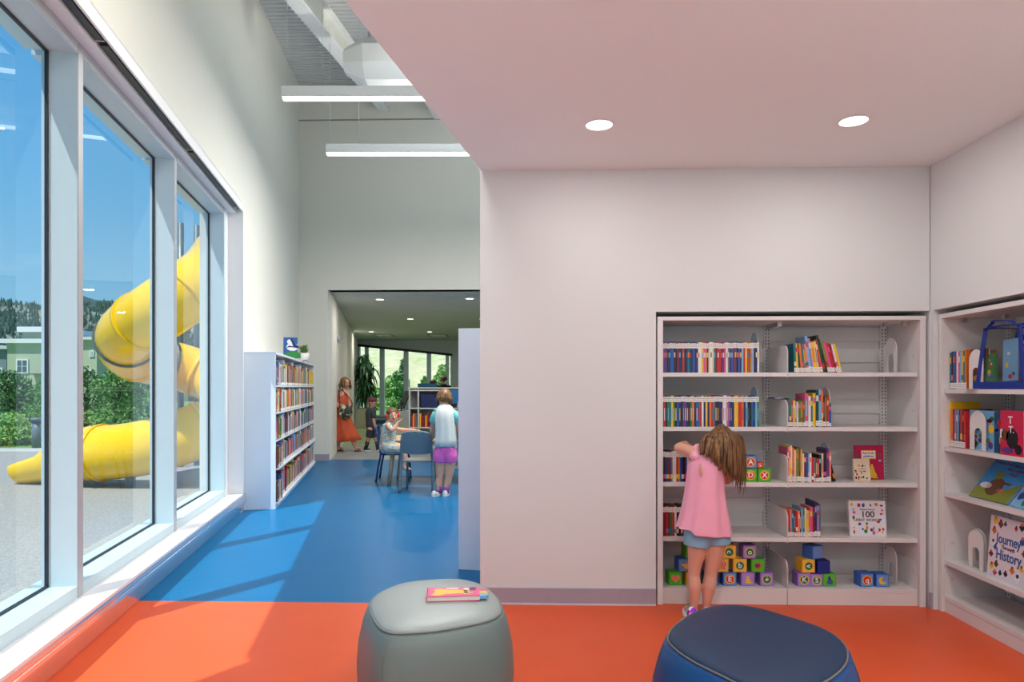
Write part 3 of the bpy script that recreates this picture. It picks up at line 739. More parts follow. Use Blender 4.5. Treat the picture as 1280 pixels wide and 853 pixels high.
block(bx(1029.5), zb1-.004, 'n', 'cube', 'plain dark blue toy block beside the yellow v block', s=.088)
block(bx(1018.5), zb2+.001, 'b', 'cube', 'blue toy block alone on top of the K and S pile', rz=.42)
block(bx(1083), zb0, 'b', 'q', 'blue toy block with small q on red disc beside the moon block', ring='r', rz=.06)
block(bx(1102.5), zb0, 'b', 'moon', 'blue toy block with yellow crescent moon beside the q block', s=.09, rz=.04)

# ---------------------------------------------------------------- right-hand unit (side wall)
MR = Matrix.Translation((XR+.05, RYR-.012, 0)) @ Matrix.Rotation(-PI/2, 4, 'Z')      # x along the wall towards the viewer, y into the wall
UR = thing('shelving_unit', 'white steel library shelving unit recessed in the right side wall', 'bookshelf', M=MR)
WR = .885
bm = BM(); box(bm, -.002, .028, -.02, .43, 0, 1.99, bev=.003); obj('side_panel', bm, shelf_white, UR)
bm = BM(); box(bm, WR+.028, WR+.058, -.02, .43, 0, 1.99, bev=.003); obj('side_panel', bm, shelf_white, UR)
bm = BM(); box(bm, -.002, WR+.058, -.022, .43, 1.965, 1.995, bev=.003); obj('canopy_top', bm, shelf_white, UR)
bm = BM(); box(bm, 0, WR+.05, .43, .44, 0, 1.97); obj('back_panel', bm, shelf_white, UR)
for x in (.055, WR): upright(UR, x, .395, 1.965)
for z in (.30, .62, .98, 1.30, 1.74):
    bm = BM(); box(bm, .08, WR-.025, .405, .42, z-.05, z+.05); obj('cross_rail', bm, shelf_white, UR)
bm = BM(); box(bm, .03, WR+.026, .0, .016, 0, .075, bev=.002); obj('base_kick', bm, shelf_white, UR)
RZS = [1.490, 1.105, .800, .345, .105]
for z in RZS: shelf(UR, .03, WR+.026, 0, .395, z, bl=(z not in RZS[:2]), brr=True)
for x in (.05, .26):
    bm = BM(); box(bm, x, x+.03, .06+x*.6, .09+x*.6, 1.935, 1.965, bev=.003); obj('canopy_bracket', bm, metal_grey, UR)
def right_row(z, x, items, nm, d=.19):
    for i, (k, w, h) in enumerate(items):
        book(x, .03, z+.0006, w-.0006, h, d, k, 'thin %s picture book, %s from left on %s of the side wall shelving' % (PAL[k][0], nth(i+1), nm),
             'picture books on the %s, side wall' % nm, base=MR, lab=(.02,.17), accent=ACC[(i*3+len(nm)) % 8] if ACC[(i*3+len(nm)) % 8] != k else None); x += w
    return x
x = right_row(RZS[0], .036, [('t',.018,.245),('k',.016,.25),('b',.02,.25),('u',.018,.245),('w',.018,.25),('i',.018,.25),('l',.016,.245),('y',.016,.25),('t',.018,.25),('o',.018,.255)], 'top shelf')
bookend(MR @ T(x+.045, .02, RZS[0]+.003, 0, 0, PI/2+PI) @ Matrix.Identity(4), 'white arched bookend left of the clear bag on the side wall shelf', w=.13, h=.245)
def dnone(t): pass
def deccol(seed, keys, w, h, n=9):
    def f(t):
        r = random.Random(seed); ovals(t, [(.02+r.random()*(w-.04), .02+r.random()*(h-.04), .012+r.random()*.016, .01+r.random()*.02, keys[i % len(keys)]) for i in range(n)])
    return f
cover_book('brown and red picture book behind the arched bookend beside the bag', MR @ T(x+.012,.05,RZS[0]+.001), .17, .255, .012, bookmat('q'), deccol(3,'rbyt',.17,.25))
x = right_row(RZS[1], .036, [('y',.012,.30),('o',.022,.255),('m',.018,.25),('p',.016,.25),('e',.014,.25),('l',.012,.25),('n',.018,.25),('r',.022,.255),('k',.014,.25),('r',.016,.245)], 'second shelf')
cover_book('green and yellow comic cover behind the big arched bookend on the side shelves', MR @ T(x+.004,.055,RZS[1]+.001), .245, .252, .010, bookmat('l'), deccol(4,'gyvrmguy',.245,.25,16))
bookend(MR @ T(x+.19, .035, RZS[1]+.003, 0, 0, PI/2), 'large white arched bookend on the second shelf of the side wall', w=.15, h=.245)
def decex(t): text('cover_text', 'EX', .05, ink_yellow, t, T(.075,-.0006,.075) @ UPR); deccol(6,'tbr',.10,.24,5)(t)
cover_book('teal blue book with yellow letters EX on the side wall shelf', MR @ T(x+.252,.045,RZS[1]+.001), .105, .25, .012, mat('cover_teal_blue', srgb(25,75,110), rough=.3, noise=.1), decex)
def dectt(t):
    text('cover_text', 'T', .06, ink_white, t, T(.085,-.0006,.205) @ UPR); text('cover_text', 'T.', .055, ink_white, t, T(.095,-.0006,.15) @ UPR)
    ovals(t, [(.10,.10,.05,.06,'k'),(.04,.12,.03,.035,'q'),(.06,.03,.05,.02,'u'),(.15,.04,.03,.03,'k')])
    bm = BM(); box(bm, 0, .022, -.0008, 0, .10, .15); obj('cover_label', bm, label_white, t)
cover_book('dark book with pink edge and white letter T on side shelf', MR @ T(x+.365,.005,RZS[1]+.001), .19, .262, .012, mat('cover_pink_black', srgb(200,35,80), rough=.3, noise=.1), dectt)
# display shelf with slanted plate
bm = BM(); box(bm, -.29, .38, -.003, .003, 0, .27); 
pl = obj('display_plate', bm, shelf_white, UR); pl.matrix_local = T(.47, .068, RZS[2]+.004, -.64)
def decdino(t):
    text('cover_text', 'How Do Dinosaurs', .024, ink_maroon, t, T(.115,-.0006,.243,0,.08,0) @ UPR); text('cover_text', 'Say I Love', .024, ink_maroon, t, T(.145,-.0006,.212,0,.08,0) @ UPR); text('cover_text', 'You?', .024, ink_maroon, t, T(.15,-.0006,.182) @ UPR)
    bm = BM(); prism(bm, [(0,0),(.22,0),(.22,.14),(.18,.10),(.12,.06),(0,.08)], 0, .0008, M=XZ); obj('cover_drawing', bm, bookmat('v'), t)
    ovals(t, [(.10,.09,.045,.06,'q'),(.085,.165,.022,.028,'v'),(.15,.12,.03,.008,'q'),(.05,.09,.035,.02,'w'),(.14,.07,.02,.015,'s')])
cover_book('blue picture book with dinosaur title leaning on the slanted display plate', MR @ T(.20,.05,RZS[2]+.006,-.64) @ Matrix.Diagonal((1.6,1,1.1,1)), .225, .275, .010, mat('cover_sky_blue', srgb(45,140,205), rough=.25, noise=.08), decdino)
cover_book('pale blue picture book beside the dinosaur title on the slanted plate', MR @ T(.585,.05,RZS[2]+.006,-.64), .21, .27, .010, bookmat('l'), deccol(8,'wbg',.2,.25))
def decj(t):
    text('cover_text', 'Journey', .062, ink_blue, t, T(.128,-.0006,.185) @ UPR, sx=.82); text('cover_text', 'Through', .026, ink_maroon, t, T(.128,-.0006,.150) @ UPR); text('cover_text', 'History', .066, ink_blue, t, T(.135,-.0006,.112) @ UPR, sx=.82)
    r = random.Random(2); pts = [(.035,.262),(.07,.252),(.10,.257),(.17,.25),(.205,.262),(.03,.215),(.028,.155),(.045,.14),(.02,.105),(.03,.05),(.06,.065),(.09,.03),(.055,.025),(.125,.035),(.165,.06),(.20,.03),(.215,.2),(.23,.15),(.22,.08)]
    for i, (a, b) in enumerate(pts):
        s_ = .011+r.random()*.009
        bm = BM(); prism(bm, [(a-s_,b),(a,b-s_),(a+s_,b),(a,b+s_)], 0, .0008, M=XZ); obj('cover_drawing', bm, bookmat('yqnrkowbm'[i % 9]), t)
        ovals(t, [(a, b+s_*.7, s_*.45, s_*.5, 'srqk'[i % 4])])
xj = RYR-.012-CX(1232, XR+.09)
cover_book('large white book reading Journey Through History, standing face out', MR @ T(xj,.045,RZS[3]+.001,-.08) @ Matrix.Scale(1.31,4), .245, .285, .022, wht_cov, decj)
bookend(MR @ T(xj-.045, .055, RZS[3]+.003, 0, 0, PI/2), 'front one of two nested white arched bookends beside the Journey book', w=.145, h=.245)
bookend(MR @ T(xj-.062, .085, RZS[3]+.003, 0, 0, PI/2), 'rear one of two nested white arched bookends beside the Journey book', w=.145, h=.25)

# clear bag with blue trim
xb = RYR-.012-CX(1219, XR+.06)
BG = thing('clear_bag', 'clear plastic bag with blue trim filled with packets on the side shelf', 'bag', M=MR @ T(xb, .008, RZS[0]+.0006))
plast = bpy.data.materials.new('clear_plastic'); plast.use_nodes = True; nt = plast.node_tree; nt.nodes.clear()
o_ = nt.nodes.new('ShaderNodeOutputMaterial'); mx = nt.nodes.new('ShaderNodeMixShader'); tr = nt.nodes.new('ShaderNodeBsdfTransparent'); gl = nt.nodes.new('ShaderNodeBsdfGlossy')
tr.inputs[0].default_value = (.9,.92,.93,1); gl.inputs['Roughness'].default_value = .12; mx.inputs[0].default_value = .13
nzp = nt.nodes.new('ShaderNodeTexNoise'); nzp.inputs['Scale'].default_value = 25; bpp = nt.nodes.new('ShaderNodeBump'); bpp.inputs['Strength'].default_value = .4; nt.links.new(nzp.outputs['Fac'], bpp.inputs['Height']); nt.links.new(bpp.outputs['Normal'], gl.inputs['Normal'])
nt.links.new(tr.outputs[0], mx.inputs[1]); nt.links.new(gl.outputs[0], mx.inputs[2]); nt.links.new(mx.outputs[0], o_.inputs[0])
blue_trim = mat('blue_trim', srgb(10,45,140), rough=.6, noise=.06, bump=.3)
bw, bh, bd = .44, .385, .20
def bp(u, v, y): # slight taper to the top
    return Vector((u*bw + (.055*v if u < .5 else -.055*v), y + .02*v, v*bh))
bm = BM()
for y in (0.004, bd):
    q = [bm.verts.new(bp(a, b, y)) for a, b in ((.02,.03),(.98,.03),(.98,.97),(.02,.97))]; bm.faces.new(q)
for u in (.02, .98):
    q = [bm.verts.new(bp(u, b, y)) for y, b in ((.004,.03),(bd,.03),(bd,.97),(.004,.97))]; bm.faces.new(q)
obj('clear_wall', bm, plast, BG)
def strap(name, pts, r, flat=.4): 
    bm = BM(); tube(bm, bez(pts, 5), r, 8, flat=flat); obj(name, bm, blue_trim, BG, smooth=True)
bm = BM(); box(bm, -.012, bw+.012, -.004, bd+.006, 0, .045, bev=.008); obj('blue_base', bm, blue_trim, BG)
for y in (0, bd):
    for u in (.04, .96): strap('blue_binding', [bp(u,.08,y), bp(u,.5,y), bp(u,.96,y)], .017)
    strap('blue_binding', [bp(.02,.97,y), bp(.5,.985,y), bp(.98,.97,y)], .013)
for u in (.02,.98): strap('blue_binding', [bp(u,.97,0), bp(u,.98,bd*.5), bp(u,.97,bd)], .014)
strap('handle', [bp(.06,.94,-.004), bp(.2,1.04,-.01), bp(.5,1.07,-.012), bp(.8,1.04,-.01), bp(.94,.94,-.004)], .012)
MB_ = MR @ T(xb, .008, RZS[0]+.0006)
r = random.Random(12)
pk = [('g',.08,.17,'green and white packet standing at the left inside the clear bag'),('t',.11,.16,'teal game packet low inside the clear bag'),('l',.13,.25,'pale blue picture card inside the clear bag'),
      ('v',.12,.28,'green leaf patterned packet inside the clear bag'),('r',.08,.21,'red and cream packet in the middle of the clear bag'),('n',.08,.27,'navy and purple packet at the right inside the clear bag')]
for i, (k, w, h, lb) in enumerate(pk):
    t = thing('packet', lb, 'packet', M=MB_ @ T(.045+i*.058, .035+ (i*3 % 5)*.026, .047, -.05, r.uniform(-.15,.12), 0))
    bm = BM(); box(bm, 0, w, 0, .018, 0, h, bev=.002); obj('sleeve', bm, bookmat(k), t)
    ovals(t, [(.012+r.random()*(w-.024), .02+r.random()*(h-.04), .008+r.random()*.01, .008+r.random()*.014, 'wyrlbso'[q % 7]) for q in range(6)])

# ================================================================ POUFS
def pouf(name, label, pts, ztop, Ht, mtop, mside, mseam, seamk):
    cen = sum(pts, Vector((0,0,0)))/len(pts)
    t = thing(name, label, 'pouf stool', loc=(cen.x, cen.y, 0))
    base = [Vector((p.x-cen.x, p.y-cen.y, 0)) for p in closed(pts, 6)]; n = len(base)
    def ring(bm, sc, z, off=0):
        out = []
        for p in base:
            q = p*sc
            out.append(bm.verts.new((q.x, q.y, z)))
        return out
    def loft(levels, name, m, captop=False, capbot=False):
        bm = BM(); rs = [ring(bm, s, z) for s, z in levels]
        for a, b in zip(rs, rs[1:]):
            for i in range(n):
                f = bm.faces.new((a[i], a[(i+1)%n], b[(i+1)%n], b[i])); f.smooth = True
        if captop:
            c = bm.verts.new((0,0,levels[-1][1]))
            for i in range(n): f = bm.faces.new((rs[-1][i], rs[-1][(i+1)%n], c)); f.smooth = True
        if capbot: bm.faces.new(rs[0][::-1])
        return obj(name, bm, m, t)
    z = ztop
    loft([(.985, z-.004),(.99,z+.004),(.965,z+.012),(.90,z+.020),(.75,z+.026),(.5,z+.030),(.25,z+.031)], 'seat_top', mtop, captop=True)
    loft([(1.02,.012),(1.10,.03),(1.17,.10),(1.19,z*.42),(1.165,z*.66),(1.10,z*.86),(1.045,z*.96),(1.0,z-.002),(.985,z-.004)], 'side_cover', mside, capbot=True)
    for sc, zz, rr in ((1.0, z+.001, .0042),(1.014, z-.012, .0022)):
        bm = BM(); c = [Vector((p.x*sc, p.y*sc, zz)) for p in base]; tube(bm, c+[c[0]], rr, 6, caps=False); obj('piping', bm, mseam, t)
    for k in seamk:
        p = base[int(k*n) % n]; bm = BM(); prof = [(1.015,z-.012),(1.055,z*.95),(1.108,z*.86),(1.173,z*.66),(1.197,z*.42),(1.178,.10),(1.105,.03)]
        for dk in (0, .012):
            pq = base[(int(k*n)) % n].lerp(base[(int(k*n)+1) % n], dk*10)
            tube(bm, [Vector((pq.x*s_, pq.y*s_, zz)) for s_, zz in prof], .0016, 5)
        obj('side_seam', bm, mseam, t)
    bm = BM(); prism(bm, [(p.x*.98, p.y*.98) for p in base], 0, .014); obj('base_disc', bm, black_plastic, t)
    return t
def unz(lst, ox, oy, sc, z): return [CF(ox+a/sc, oy+b/sc, z) for a, b in lst]
gp = unz([(178,330),(235,245),(400,175),(600,150),(800,145),(950,180),(1055,255),(1097,345),(1060,402),(960,440),(700,490),(500,512),(320,512),(230,455)], 430, 700, 5.565, .46)
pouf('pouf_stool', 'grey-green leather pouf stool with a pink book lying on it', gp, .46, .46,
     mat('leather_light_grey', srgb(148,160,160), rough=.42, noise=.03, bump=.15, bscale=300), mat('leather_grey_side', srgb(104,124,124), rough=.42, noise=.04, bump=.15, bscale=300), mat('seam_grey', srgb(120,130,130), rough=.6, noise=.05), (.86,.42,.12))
bp_ = unz([(155,292),(205,222),(330,150),(480,124),(640,140),(820,190),(1000,250),(1105,312),(1145,380),(1125,460),(1020,545),(860,610),(640,600),(470,520),(290,430),(180,350)], 800, 730, 4.414, .46)
pouf('pouf_stool', 'dark blue leather pouf stool at the bottom edge, near the girl', bp_, .46, .46,
     mat('leather_navy', srgb(16,46,80), rough=.5, noise=.04, bump=.15, bscale=300), mat('leather_blue_side', srgb(4,70,130), rough=.45, noise=.04, bump=.15, bscale=300), mat('seam_tan', srgb(110,110,105), rough=.6, noise=.05), (.98,.52,.2))
# pink book on the pouf
a = CF(533.5,753,.492); b = CF(600,751,.492); c_ = CF(532,738,.492)
ux = (b-a).normalized(); PB = math.atan2(ux.y, ux.x)
t = thing('book', 'pink board book with a yellow horse picture lying on the grey pouf', 'book', loc=(a.x, a.y, .4915), rz=PB)
L_ = (b-a).length; D_ = .145
bm = BM(); box(bm, 0, L_, 0, D_, .022, .025); box(bm, 0, L_, 0, D_, 0, .003); box(bm, -.002, .002, 0, D_, 0, .025); obj('cover', bm, mat('cover_hot_pink', srgb(225,75,135), rough=.3, noise=.05), t)
bm = BM(); box(bm, .002, L_-.001, .003, D_-.003, .003, .022); obj('pages', bm, paper, t)
for k, (y0, y1, cc) in enumerate(((.01,.05,'l'),(.052,.095,'y'),(.097,.14,'i'))):
    bm = BM(); pts = [(L_-.002,y0),(L_+.032,y0),(L_+.040,y0+.01),(L_+.040,y1-.01),(L_+.032,y1),(L_-.002,y1)]; prism(bm, pts, .004, .020-k*.002); obj('index_tab', bm, bookmat(cc), t)
bm = BM(); prism(bm, [(.02,.02),(.05,.012),(.09,.035),(.15,.04),(.20,.03),(.22,.045),(.19,.055),(.21,.08),(.17,.095),(.10,.10),(.06,.125),(.03,.11),(.04,.07)], .025, .0258); obj('cover_drawing', bm, bookmat('y'), t)
bm = BM(); box(bm, .09, .15, .115, .13, .025, .0258); obj('cover_label', bm, label_white, t)
bm = BM(); box(bm, L_-.045, L_-.015, .085, .135, .025, .0258); obj('cover_label', bm, bookmat('n'), t)
for yy in (.035,.06,.085,.11):
    bm = BM(); box(bm, L_-.075, L_-.05, yy-.008, yy+.008, .025, .0258); obj('cover_lettering', bm, ink_white, t)

# ================================================================ LEFT BOOKCASE
s0 = 8.50; tf = Lst(346, 8.53)[0]; s1 = Lst(393, 13.25)[1]
MK = ML @ Matrix.Translation((.012, s0, 0))
LB = thing('library_bookcase', 'long white library bookcase along the left wall full of books', 'bookcase', M=MK)
Lk = s1-s0; Dk = tf-.012; Hk = 1.915
for y in (0, Lk-.035):
    bm = BM(); box(bm, 0, Dk, y, y+.035, 0, Hk, bev=.002); obj('end_panel', bm, shelf_cool, LB)
nb = 5; bay = (Lk-.035)/nb
for k in range(1, nb):
    bm = BM(); box(bm, 0, Dk-.03, k*bay-.01, k*bay+.01, .06, Hk-.03); obj('divider', bm, shelf_cool, LB)
bm = BM(); box(bm, -.002, Dk+.005, 0, Lk, Hk, Hk+.028, bev=.003); obj('top_panel', bm, shelf_cool, LB)
bm = BM(); box(bm, 0, .012, .03, Lk-.03, .03, Hk); obj('back_panel', bm, shelf_cool, LB)
bm = BM(); box(bm, 0, Dk, .03, Lk-.03, 0, .075); obj('base_kick', bm, shelf_cool, LB)
KZ = [1.53, 1.19, .845, .50, .078]
for z in KZ:
    ex = .0 if z > .6 else .03
    for k in range(nb):
        bm = BM(); box(bm, .012, Dk+ex, k*bay+.036 if k == 0 else k*bay+.011, (k+1)*bay-.011, z-.02, z, bev=.002); obj('shelf', bm, shelf_cool, LB)
rr = random.Random(21)
MS = MK @ T(Dk-.02, 0, 0, 0, 0, PI/2)       # book frame: x along the case, y into it
stuff = BM(); sm = []
pal = 'nbtlwwceroygdpmikvsq'
snames = ['top shelf', 'second shelf', 'third shelf', 'fourth shelf', 'lowest shelf']
smats = {k: i for i, k in enumerate(pal)}
for ri, z in enumerate(KZ):
    x = .045; i = 0
    hmax = .27 if ri < 4 else .30
    while x < Lk-.1:
        kb = int(x/bay); 
        if x + .06 > (kb+1)*bay-.012: x = (kb+1)*bay+.014; continue
        if ri == 0 and x > Lk-.95: k = 'y'
        else: k = pal[rr.randrange(len(pal))]
        w = rr.uniform(.026, .055); h = rr.uniform(.23, hmax+.035); d = rr.uniform(.16,.22)
        if x < .5:
            i += 1
            book(x, -.012+rr.uniform(-.004,.012)-(.03 if z < .6 else 0), z+.0006, w-.001, h, d, k,
                 '%s book, %s from the near end on %s of the left wall bookcase' % (PAL[k][0], nth(i), snames[ri]),
                 'books on the %s of the left wall bookcase' % snames[ri], base=MS, lab=(.03,.15) if rr.random() < .7 else None, accent=rr.choice('wyrl'))
        else:
            f = box(stuff, x, x+w-.001, -.012, d, z+.0006, z+h, mi=smats[k])
            box(stuff, x, x+w-.001, -.0128, -.012, z+h*.03, z+h*.15, mi=len(pal))
        x += w + (rr.uniform(.02,.06) if rr.random() < .05 else 0)
so_ = obj('far_books', stuff, [bookmat(k) for k in pal]+[label_white], M=MS)
tag(so_, 'densely packed books in the far bays of the long left wall bookcase', 'books'); so_['kind'] = 'stuff'
# picture book and plant on its top
sa, ta = 1.55, .19
def decwhale(t):
    bm = BM(); prism(bm, [(0,0),(.25,0),(.25,.08),(.15,.11),(0,.07)], 0, .001, M=XZ); obj('cover_drawing', bm, bookmat('g'), t)
    ovals(t, [(.13,.17,.09,.06,'w'),(.10,.25,.05,.04,'w'),(.19,.05,.04,.02,'o'),(.06,.04,.03,.02,'s')])
    bm = BM(); prism(bm, [(.03,.15),(.08,.19),(.14,.18),(.12,.24),(.09,.29),(.13,.29),(.17,.22),(.23,.17),(.21,.15),(.14,.165),(.08,.165)], .001, .002, M=XZ); obj('cover_drawing', bm, bookmat('n'), t)
pb = C(354, 441, 10.2)
cover_book('blue green picture book standing on top of the left bookcase', Matrix.Translation((pb.x, pb.y, Hk+.029)) @ Matrix.Rotation(.25, 4, 'Z') @ Matrix.Rotation(-.12, 4, 'X'), .20, .315, .02, mat('cover_deep_blue', srgb(40,85,150), rough=.3, noise=.2, nscale=14), decwhale)
pp = C(379.5, 455, 11.3)
PT = thing('potted_succulent', 'small green succulent in a pale pot on the left bookcase', 'potted plant', loc=(pp.x, pp.y, Hk+.028))
bm = BM(); tube(bm, [(0,0,0),(0,0,.02),(0,0,.13)], [.065,.078,.092], 20); obj('pot', bm, mat('pot_white', (.70,.68,.66), rough=.6, noise=.05), PT)
def leaves(bm, n, cen, rad, lsize, rnd, up=.3):
    for i in range(n):
        th = rnd.uniform(0, 2*PI); ph = math.acos(rnd.uniform(-.6, 1)); rr_ = rnd.uniform(.45, 1)
        d = Vector((math.sin(ph)*math.cos(th), math.sin(ph)*math.sin(th), math.cos(ph)))
        p = Vector(cen) + Vector((d.x*rad[0], d.y*rad[1], d.z*rad[2]))*rr_
        a = Vector((rnd.gauss(0,1), rnd.gauss(0,1), rnd.gauss(0,1)+up)).normalized(); b = a.cross(Vector((rnd.gauss(0,1), rnd.gauss(0,1), rnd.gauss(0,1)))).normalized()
        l = lsize*rnd.uniform(.7, 1.3); w = l*.42
        v = [bm.verts.new(q) for q in (p-a*l*.5, p+b*w*.5, p+a*l*.5, p-b*w*.5)]; bm.faces.new(v)
bm = BM(); rq = random.Random(3)
for i in range(34):
    a = rq.uniform(0, 2*PI); rad_ = rq.uniform(.02,.10); hh = .13+rq.uniform(.03,.14)
    tube(bm, [(.01*math.cos(a), .01*math.sin(a), .12), (rad_*.6*math.cos(a), rad_*.6*math.sin(a), hh*.9), (rad_*math.cos(a), rad_*math.sin(a), hh)], [.006,.013,.003], 6)
obj('leaves', bm, mat('succulent_green', srgb(75,110,50), rough=.5, noise=.25, nscale=40), PT, smooth=True)

# white end-panel bookcase behind the main wall
ea = CF(573, 712, 0); ebw = math.radians(10.4)
MW = Matrix.Translation(ea) @ Matrix.Rotation(-ebw, 4, 'Z')
WB = thing('library_bookcase', 'white bookcase end panel standing just left of the main wall corner', 'bookcase', M=MW)
bm = BM(); box(bm, 0, .37, 0, .035, 0, 1.99, bev=.002); obj('end_panel', bm, shelf_cool, WB)
bm = BM(); box(bm, 0, .37, 1.8, 1.835, 0, 1.99, bev=.002); obj('end_panel', bm, shelf_cool, WB)
bm = BM(); box(bm, 0, .012, .035, 1.8, .03, 1.99); obj('back_panel', bm, shelf_cool, WB)
bm = BM(); box(bm, 0, .37, .035, 1.8, 1.96, 1.99); obj('top_panel', bm, shelf_cool, WB)
for z in (.08,.45,.83,1.2,1.57):
    bm = BM(); box(bm, .013, .37, .035, 1.8, z-.02, z); obj('shelf', bm, shelf_cool, WB)

# ================================================================ HALL FURNITURE
def chair(label, x, y, rz, m, mseat=None):
    """stackable chair facing local +y; seat .45 high, .50 wide"""
    t = thing('stacking_chair', label, 'chair', loc=(x, y, 0), rz=rz)
    mseat = mseat or m
    for s in (-1, 1):
        bm = BM(); tube(bm, bez([(s*.235,-.27,0),(s*.232,-.235,.25),(s*.225,-.20,.44),(s*.215,-.235,.62),(s*.20,-.265,.80)], 4), [.021]*17, 10, flat=.8); obj('back_leg', bm, m, t, smooth=False)
        bm = BM(); tube(bm, bez([(s*.225,.245,0),(s*.215,.225,.25),(s*.205,.20,.44)], 4), [.018,.018,.019,.019,.020,.020,.021,.021,.022], 10, flat=.85); obj('front_leg', bm, m, t)
        bm = BM(); tube(bm, [(s*.215,-.205,.435),(s*.205,.20,.435)], .014, 8); obj('side_rail', bm, m, t)
    bm = BM(); tube(bm, bez([(-.20,-.265,.79),(-.185,-.275,.845),(-.12,-.285,.868),(0,-.292,.874),(.12,-.285,.868),(.185,-.275,.845),(.20,-.265,.79)], 4), .016, 10); obj('top_rail', bm, m, t)
    bm = BM(); n = 12
    prof = []
    for k in range(n+1):
        u = -1+2*k/n; prof.append(u)
    rows_ = []
    for (z, hw, dz) in ((.560,.17,.0),(.575,.195,0),(.66,.197,0),(.75,.195,0),(.82,.19,0),(.855,.165,0)):
        yy = -.225-(z-.56)*.20
        rows_.append([[bm.verts.new((u*hw, yy-.025*(1-u*u)+o, z-.012*(1-u*u) if z < .565 else z)) for u in prof] for o in (-.008,.008)])
    for a, b in zip(rows_, rows_[1:]):
        for q in (0, 1):
            for i in range(n): bm.faces.new((a[q][i], a[q][i+1], b[q][i+1], b[q][i]))
        for i in (0, n): bm.faces.new((a[0][i], a[1][i], b[1][i], b[0][i]))
    for a in (rows_[0], rows_[-1]):
        for i in range(n): bm.faces.new((a[0][i], a[0][i+1], a[1][i+1], a[1][i]))
    obj('backrest', bm, m, t, smooth=False)
    bm = BM(); pts = [(-.20,-.19),(-.215,-.05),(-.22,.12),(-.20,.205),(-.12,.235),(0,.24),(.12,.235),(.20,.205),(.22,.12),(.215,-.05),(.20,-.19),(.1,-.215),(0,-.22),(-.1,-.215)]
    prism(bm, pts, .435, .458); es = bm.edges[:]; bmesh.ops.bevel(bm, geom=[e for e in es if abs(e.verts[0].co.z-e.verts[1].co.z) < .001], offset=.007, segments=2, affect='EDGES')
    obj('seat', bm, mseat, t)
    return t
ch_grey = mat('chair_slate_blue', srgb(96,122,138), rough=.45, noise=.02); ch_navy = mat('chair_navy', srgb(18,52,110), rough=.4, noise=.03)
g = CF(520, 617, 0); chair('slate blue stacking chair with its back to the viewer at the table', g.x+.0, g.y+.27, PSI-.03, ch_grey, mat('chair_seat_grey', srgb(130,135,135), rough=.5, noise=.03))
g = CF(489, 602, 0); chair('navy blue stacking chair the toddler sits on', g.x+.02, g.y+.18, -PI/2+.10, ch_navy)
wood = mat('table_beech', srgb(205,175,135), rough=.45, noise=.10, nscale=18)
tA = W(-1.92, 10.35)
TB = thing('computer_table', 'pale wooden children computer table beside the two chairs', 'table', loc=tA, rz=PSI)
bm = BM(); box(bm, 0, 1.75, 0, 1.0, .685, .715, bev=.006); obj('tabletop', bm, wood, TB)
for x, y, sx in ((.10,.08,-1),(1.65,.08,1),(.10,.92,-1),(1.65,.92,1)):
    bm = BM(); tube(bm, [(x+sx*.06, y, 0),(x-sx*.02, y, .685)], [.028,.038], 4); obj('leg', bm, wood, TB)
bm = BM(); box(bm, .1, 1.65, .48, .52, .60, .685); obj('apron', bm, wood, TB)
tz = .7155
def on(px, py, d): return C(px, py, d)
def monitor(label, loc, rz, w, h, mback, tilt=0, stand=.12, mscreen=None, grp=None):
    t = thing('computer_monitor', label, 'computer monitor', loc=loc, rz=rz)
    bm = BM(); M_ = T(0,0,stand, tilt); box(bm, -w/2, w/2, -.012, .022, 0, h, M=M_, bev=.004); obj('monitor_case', bm, mback, t)
    bm = BM(); box(bm, -w/2+.012, w/2-.012, -.0135, -.012, .014, h-.012, M=M_); obj('screen', bm, mscreen or mat('screen_dark', (.02,.03,.04), rough=.15, noise=.05), t)
    bm = BM(); box(bm, -.03, .03, .02, .045, 0, stand+h*.4); obj('stand_neck', bm, black_plastic, t)
    bm = BM(); box(bm, -.11, .11, -.07, .09, 0, .012, bev=.004); obj('stand_foot', bm, black_plastic, t)
    return t
q = W(-1.02, 10.72); monitor('black computer monitor seen edge on between the two girls', (q.x, q.y, tz), PSI+1.15, .50, .36, black_plastic, tilt=-.10)
q = W(-.68, 11.15); monitor('black computer monitor behind the standing girl', (q.x, q.y, tz), PSI+2.6, .46, .34, black_plastic)
q = W(-1.55, 10.62)
t = thing('computer_keyboard', 'black computer keyboard on the table under the toddler hand', 'keyboard', loc=(q.x, q.y, tz), rz=PSI+.1)
bm = BM(); box(bm, 0, .46, 0, .16, 0, .022, bev=.004); obj('keyboard_case', bm, black_plastic, t)
bm = BM()
for i in range(14):
    for j in range(4): box(bm, .015+i*.031, .041+i*.031, .015+j*.034, .043+j*.034, .022, .027)
ko = obj('keys', bm, mat('key_grey', (.05,.05,.055), rough=.5, noise=.1), t)
# white storage shelf with books, and low white cabinet
q = C(511, 530, 17.0)
ST = thing('storage_shelf', 'white open storage shelf with books and boxes behind the computer table', 'shelf', loc=(q.x, q.y, 0), rz=PSI)
sw_ = mat('storage_white', (.66,.67,.66), rough=.5, noise=.02)
wS = 1.9; hS = H-(486-HY)/F*17.0
for x in (0, .22, .95, wS-.03):
    bm = BM(); box(bm, x, x+.03, 0, .42, 0, hS); obj('upright_panel', bm, sw_, ST)
for z in (.05, .52, 1.0, hS-.03):
    bm = BM(); box(bm, .03, wS-.03, 0, .42, z-.03 if z > .1 else 0, z); obj('shelf', bm, sw_, ST)
bm = BM(); box(bm, -.02, wS+.02, -.02, .44, hS, hS+.03); obj('top_board', bm, sw_, ST)
bm = BM(); box(bm, .03, wS-.03, .405, .415, 0, hS); obj('back_panel', bm, mat('storage_back', (.32,.34,.33), rough=.7, noise=.03), ST)
